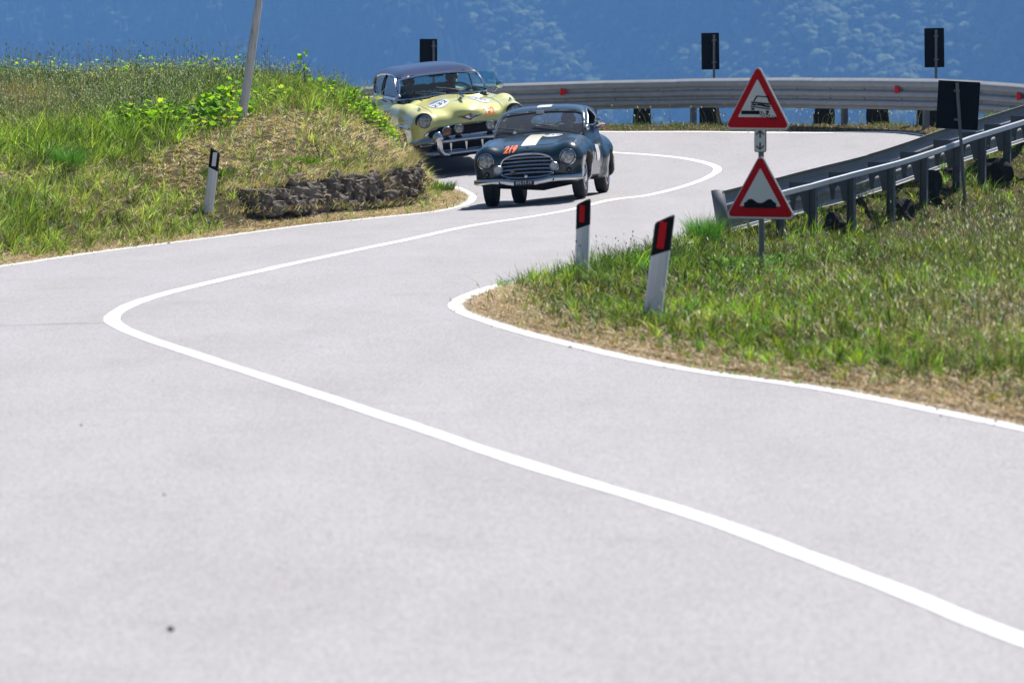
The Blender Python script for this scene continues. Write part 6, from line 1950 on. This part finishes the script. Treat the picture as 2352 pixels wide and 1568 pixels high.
def vine(pts, rad, hgt, nleaf, size, label, name="vine_plant", flowers=0, cols=VINE_COL, cat="plant"):
    """pts: list of ground places (x,y) the plant sprawls over"""
    pts = np.array(pts, float); c0 = pts.mean(0); z0 = zg1(*c0)
    root = empty(name, (c0[0], c0[1], z0)); tag(root, label, cat, "leafy plants on the bank")
    st = MB(); C = []; 
    for p in pts:
        z = zg1(*p)
        for k in range(4 if len(pts) > 1 else 1):
            a = random.uniform(0, 6.28); r = random.uniform(.4, 1) * rad
            tipz = random.uniform(.5, 1.0) * hgt
            q = [np.array([p[0], p[1], z - .02]), np.array([p[0] + .35 * r * math.cos(a), p[1] + .35 * r * math.sin(a), z + tipz * .75]), np.array([p[0] + r * math.cos(a), p[1] + r * math.sin(a), z + tipz])]
            q[2][2] = max(q[2][2], zg1(q[2][0], q[2][1]) + .04)
            st.tube([tuple(x - np.array([c0[0], c0[1], z0])) for x in q], [.006, .004, .002], 5)
    n = nleaf
    sel = rng.integers(0, len(pts), n); a = rng.uniform(0, 6.28, n); r = rad * np.sqrt(rng.uniform(0, 1, n))
    x = pts[sel, 0] + r * np.cos(a); y = pts[sel, 1] + r * np.sin(a)
    z = Zground(x, y); 
    z = z + hgt * (1 - (r / rad) ** 2 * .75) * rng.uniform(.15, 1.0, n) ** .8
    C = np.c_[x, y, z] - np.array([c0[0], c0[1], z0])
    col = cols[rng.integers(0, len(cols), n)] * rng.uniform(.75, 1.2, n)[:, None]
    tag(st.build("stem", simple("plant_stem", (.10, .12, .03), .7, noise=.2), root), kind="stuff")
    f = leaf_cloud("foliage", C, rng.uniform(.6, 1.15, n) * size, col, root)
    if flowers:
        i = rng.integers(0, n, flowers)
        for j in i:
            leaf_cloud("flower", C[j:j + 1] + [0, 0, .06], np.full(1, .045), np.array([(.75, .5, .03)]), root)
    return root
def gp(u, d): return ((u - 1176) / F * d, d)
vine([gp(290, 54.6), gp(320, 54.9), gp(350, 55.2)], .32, .38, 230, .09, "low bright vine clump at the left end of the leafy row")
vine([gp(390, 55.2), gp(430, 55.6), gp(470, 56)], .40, .42, 330, .095, "bushy yellow green vine in the middle of the leafy row")
vine([gp(500, 56.4), gp(530, 57.4)], .34, .46, 230, .095, "leafy vine standing against the foot of the leaning pole")
vine([gp(168, 54.2)], .10, .16, 9, .085, "single small seedling with two broad leaves in the grass")
vine([gp(600, 58.6), gp(640, 59), gp(680, 59.5)], .42, .22, 120, .07, "scattered vine shoots just right of the leaning pole")
vine([gp(700, 61.8), gp(690, 62.4)], .18, .58, 60, .075, "upright vine shoot with yellow leaves on the skyline right of the pole", flowers=3)
vine([gp(770, 62), gp(760, 61)], .34, .34, 110, .075, "vine on the crest in front of the far guardrail's end")
vine([gp(830, 61.4), gp(850, 60.8), gp(812, 61.8)], .34, .30, 230, .072, "dense vine on the corner of the bank beside the yellow car's mirror")
vine([gp(880, 60.9), gp(905, 60.8)], .30, .24, 190, .065, "vine hanging over the bank in front of the yellow car's wheel")
vine([gp(930, 60.4), gp(950, 60.2)], .20, .18, 110, .06, "trailing vine above the right end of the stone wall")
for k, (uu, lab, fl) in enumerate([(30, "vine on the skyline at the far left edge", 1), (130, "vine on the skyline, second from the left edge", 2), (235, "vine with yellow flowers on the skyline above the grey weeds", 5), (340, "vine on the skyline midway between left edge and pole", 2), (440, "vine on the skyline, second to the left of the pole", 1), (520, "vine on the skyline touching the pole's left side", 3)]):
    vine([gp(uu - 25, 62.4), gp(uu + 25, 62.2)], .40, .42, 190, .052, lab, flowers=fl)
# feathery fennel
def fennel(u, d, r, h, n, label):
    x, y = gp(u, d); z = zg1(x, y)
    root = empty("fennel_plant", (x, y, z)); tag(root, label, "plant", "leafy plants on the bank")
    a = rng.uniform(0, 6.28, n); rr = r * np.sqrt(rng.uniform(0, 1, n))
    P0 = np.c_[rr * np.cos(a) * .5, rr * np.sin(a) * .5, rng.uniform(0, h * .5, n)]
    blades("foliage", None, P0, rng.uniform(.3, .9, n) * h, np.full(n, .004), rng.uniform(.1, 1.2, n), a + rng.normal(0, .5, n), tint((.10, .25, .04), n, .3), M_BLADE, root, kind=None)
    st = MB()
    for k in range(7): 
        b = random.uniform(0, 6.28); st.tube([(0, 0, -.02), (.3 * r * math.cos(b), .3 * r * math.sin(b), h * .5), (.6 * r * math.cos(b), .6 * r * math.sin(b), h * .85)], [.006, .004, .002], 5)
    st.build("stem", simple("fennel_stem", (.06, .13, .03), .6, noise=.2), root)
fennel(155, 50.3, .42, .30, 900, "feathery dark green fennel on the left bank")
fennel(1618, 47.5, .36, .34, 900, "feathery fennel beside the end of the near guardrail")
# clumps at the foot of the stone wall
def tuft(u, v, r, h, n, col, label):
    p = hit(u, v); x, y = p[0], p[1]
    z = zg1(x, y)
    root = empty("grass_tuft", (x, y, z)); tag(root, label, "grass tuft", "grass tufts by the stone wall")
    a = rng.uniform(0, 6.28, n); rr = r * np.sqrt(rng.uniform(0, 1, n))
    blades("leaves", None, np.c_[rr * np.cos(a), rr * np.sin(a), np.zeros(n) - .01], rng.uniform(.5, 1, n) * h, rng.uniform(.008, .014, n), rng.uniform(.2, 1.0, n), a, tint(col, n), M_BLADE, root, kind=None)
tuft(1010, 446, .20, .20, 260, (.09, .17, .03), "green tuft at the tip of the bank by the white line")
tuft(690, 497, .22, .15, 240, (.12, .22, .02), "bright green tuft under the middle of the stone wall")
tuft(890, 480, .20, .14, 200, (.10, .19, .02), "green tuft under the right half of the stone wall")
tuft(500, 515, .20, .16, 220, (.06, .12, .02), "dark tuft in front of the leaning post with white reflector")
tuft(620, 505, .16, .10, 150, (.11, .19, .03), "small tuft under the left end of the stone wall")
# straw hanging in the joints and over the top of the wall
n = 9000; sw_ = rng.uniform(.2, wall_len[-1] - .2, n); jj = np.interp(sw_, wall_len, np.arange(len(wall_path))).astype(int)
fr_ = rng.uniform(0, 1.12, n); tz = wall_top(sw_) * fr_
pp = wall_path[jj] + wn_[jj] * (-.07 + .16 * fr_ + rng.uniform(-.03, .05, n))[:, None]
zz_ = Zroad(pp[:, 0], pp[:, 1]) + .03 + wall_base(sw_) + tz
kp = (rng.uniform(size=n) < .05 + .7 * (fr_ > .9) + .35 * (vnoise(sw_ * 2.5, fr_ * 3, 55) > .6) + .5 * (fr_ < .12))
n = kp.sum(); dn = np.arctan2(-wn_[jj][kp][:, 1], -wn_[jj][kp][:, 0]) + rng.normal(0, .9, n)
col = np.where(rng.uniform(size=n)[:, None] < .35, np.array((.16, .24, .04)), np.array(STRAW) * .85)
blades("dry_grass", "straw and weeds hanging over the stone wall", np.c_[pp, zz_][kp], rng.uniform(.03, .13, n) * (1 + .5 * (fr_[kp] > .9)), rng.uniform(.006, .011, n), rng.uniform(.3, 1.6, n), dn, tint(col, n), M_STRAW, curl=.4)
# small leaves creeping round the sign post
n = 900; x = rng.normal(gp(1730, 36.5)[0], .24, n); y = rng.normal(36.9, 1.0, n); z = Zground(x, y) + rng.uniform(.01, .10, n)
o = leaf_cloud("ground_ivy", np.c_[x, y, z], rng.uniform(.018, .035, n), tint((.10, .20, .06), n, .3), None); tag(o, "small leaved ground cover round the foot of the sign post", kind="stuff")
# pale wild flowers
P, u, v, ed = scatter(9000, -10, 8, 26, 64, 'l'); 
g = rng.uniform(size=len(P)) < .035 * (v < 420); n = g.sum()
o = leaf_cloud("wild_flowers", P[g] + [0, 0, .16], np.full(n, .028), tint((.72, .72, .66), n, .1), None); tag(o, "tiny white wild flowers dotted over the left bank", kind="stuff")

# ---- grit along the road edges
def grit():
    n = 1500; pl = np.r_[left_line[60:], right_line[60:]]; nn_ = np.r_[normals2(left_line)[60:], -normals2(right_line)[60:]]
    i = rng.integers(0, len(pl), n); off = rng.normal(.08, .12, n)
    q = pl[i] + nn_[i] * off[:, None]; z = Zroad(q[:, 0], q[:, 1]) + .004
    s = rng.uniform(.004, .013, n) * (1 + (rng.uniform(size=n) < .06) * 1.2)
    tet = np.array([(1, 0, 0), (-.5, .87, 0), (-.5, -.87, 0), (0, 0, 1.1)])
    V = np.c_[q, z][:, None] + s[:, None, None] * tet[None] * rng.uniform(.6, 1.3, (n, 4, 1))
    base = (np.arange(n) * 4)[:, None]
    idx = np.concatenate([base + np.array([[0, 1, 3]]), base + np.array([[1, 2, 3]]), base + np.array([[2, 0, 3]])], 1).ravel()
    o = fast_mesh("gravel", V.reshape(-1, 3), idx, np.full(n * 3, 3), simple("grit", (.14, .12, .10), .9, noise=.5, nscale=30))
    tag(o, "loose grit and small stones along the road edges", kind="stuff")
grit()
# a few stones lying on the road and the joint in the asphalt
for (u, v, s, lab) in [(392, 1448, .013, "small dark pebble alone on the asphalt at the bottom left"), (186, 977, .007, "small pebble on the asphalt below the left bend of the line"), (377, 1137, .006, "tiny pebble on the asphalt in the lower left")]:
    p = hit(u, v)
    o = bpy.data.objects.new("pebble", rock_mesh(int(u), M_ROCK)); COL.objects.link(o); o.scale = (s, s, s * .7); o.location = (p[0], p[1], p[2] + s * .4)
    tag(o, lab, "pebble", "pebbles lying on the road")
crk = catmull([hit(-60, 748)[:2], hit(60, 747)[:2], hit(150, 744)[:2], hit(240, 742)[:2]], .06)
crk = crk + np.c_[np.zeros(len(crk)), .03 * vnoise(np.arange(len(crk)) * .8, np.arange(len(crk)) * .3, 91)]
ribbon("asphalt_joint", crk, .02, .005, simple("tar_joint", (.16, .15, .155), .8, noise=.3), "thin dark joint across the asphalt at the left bend", 71, road)
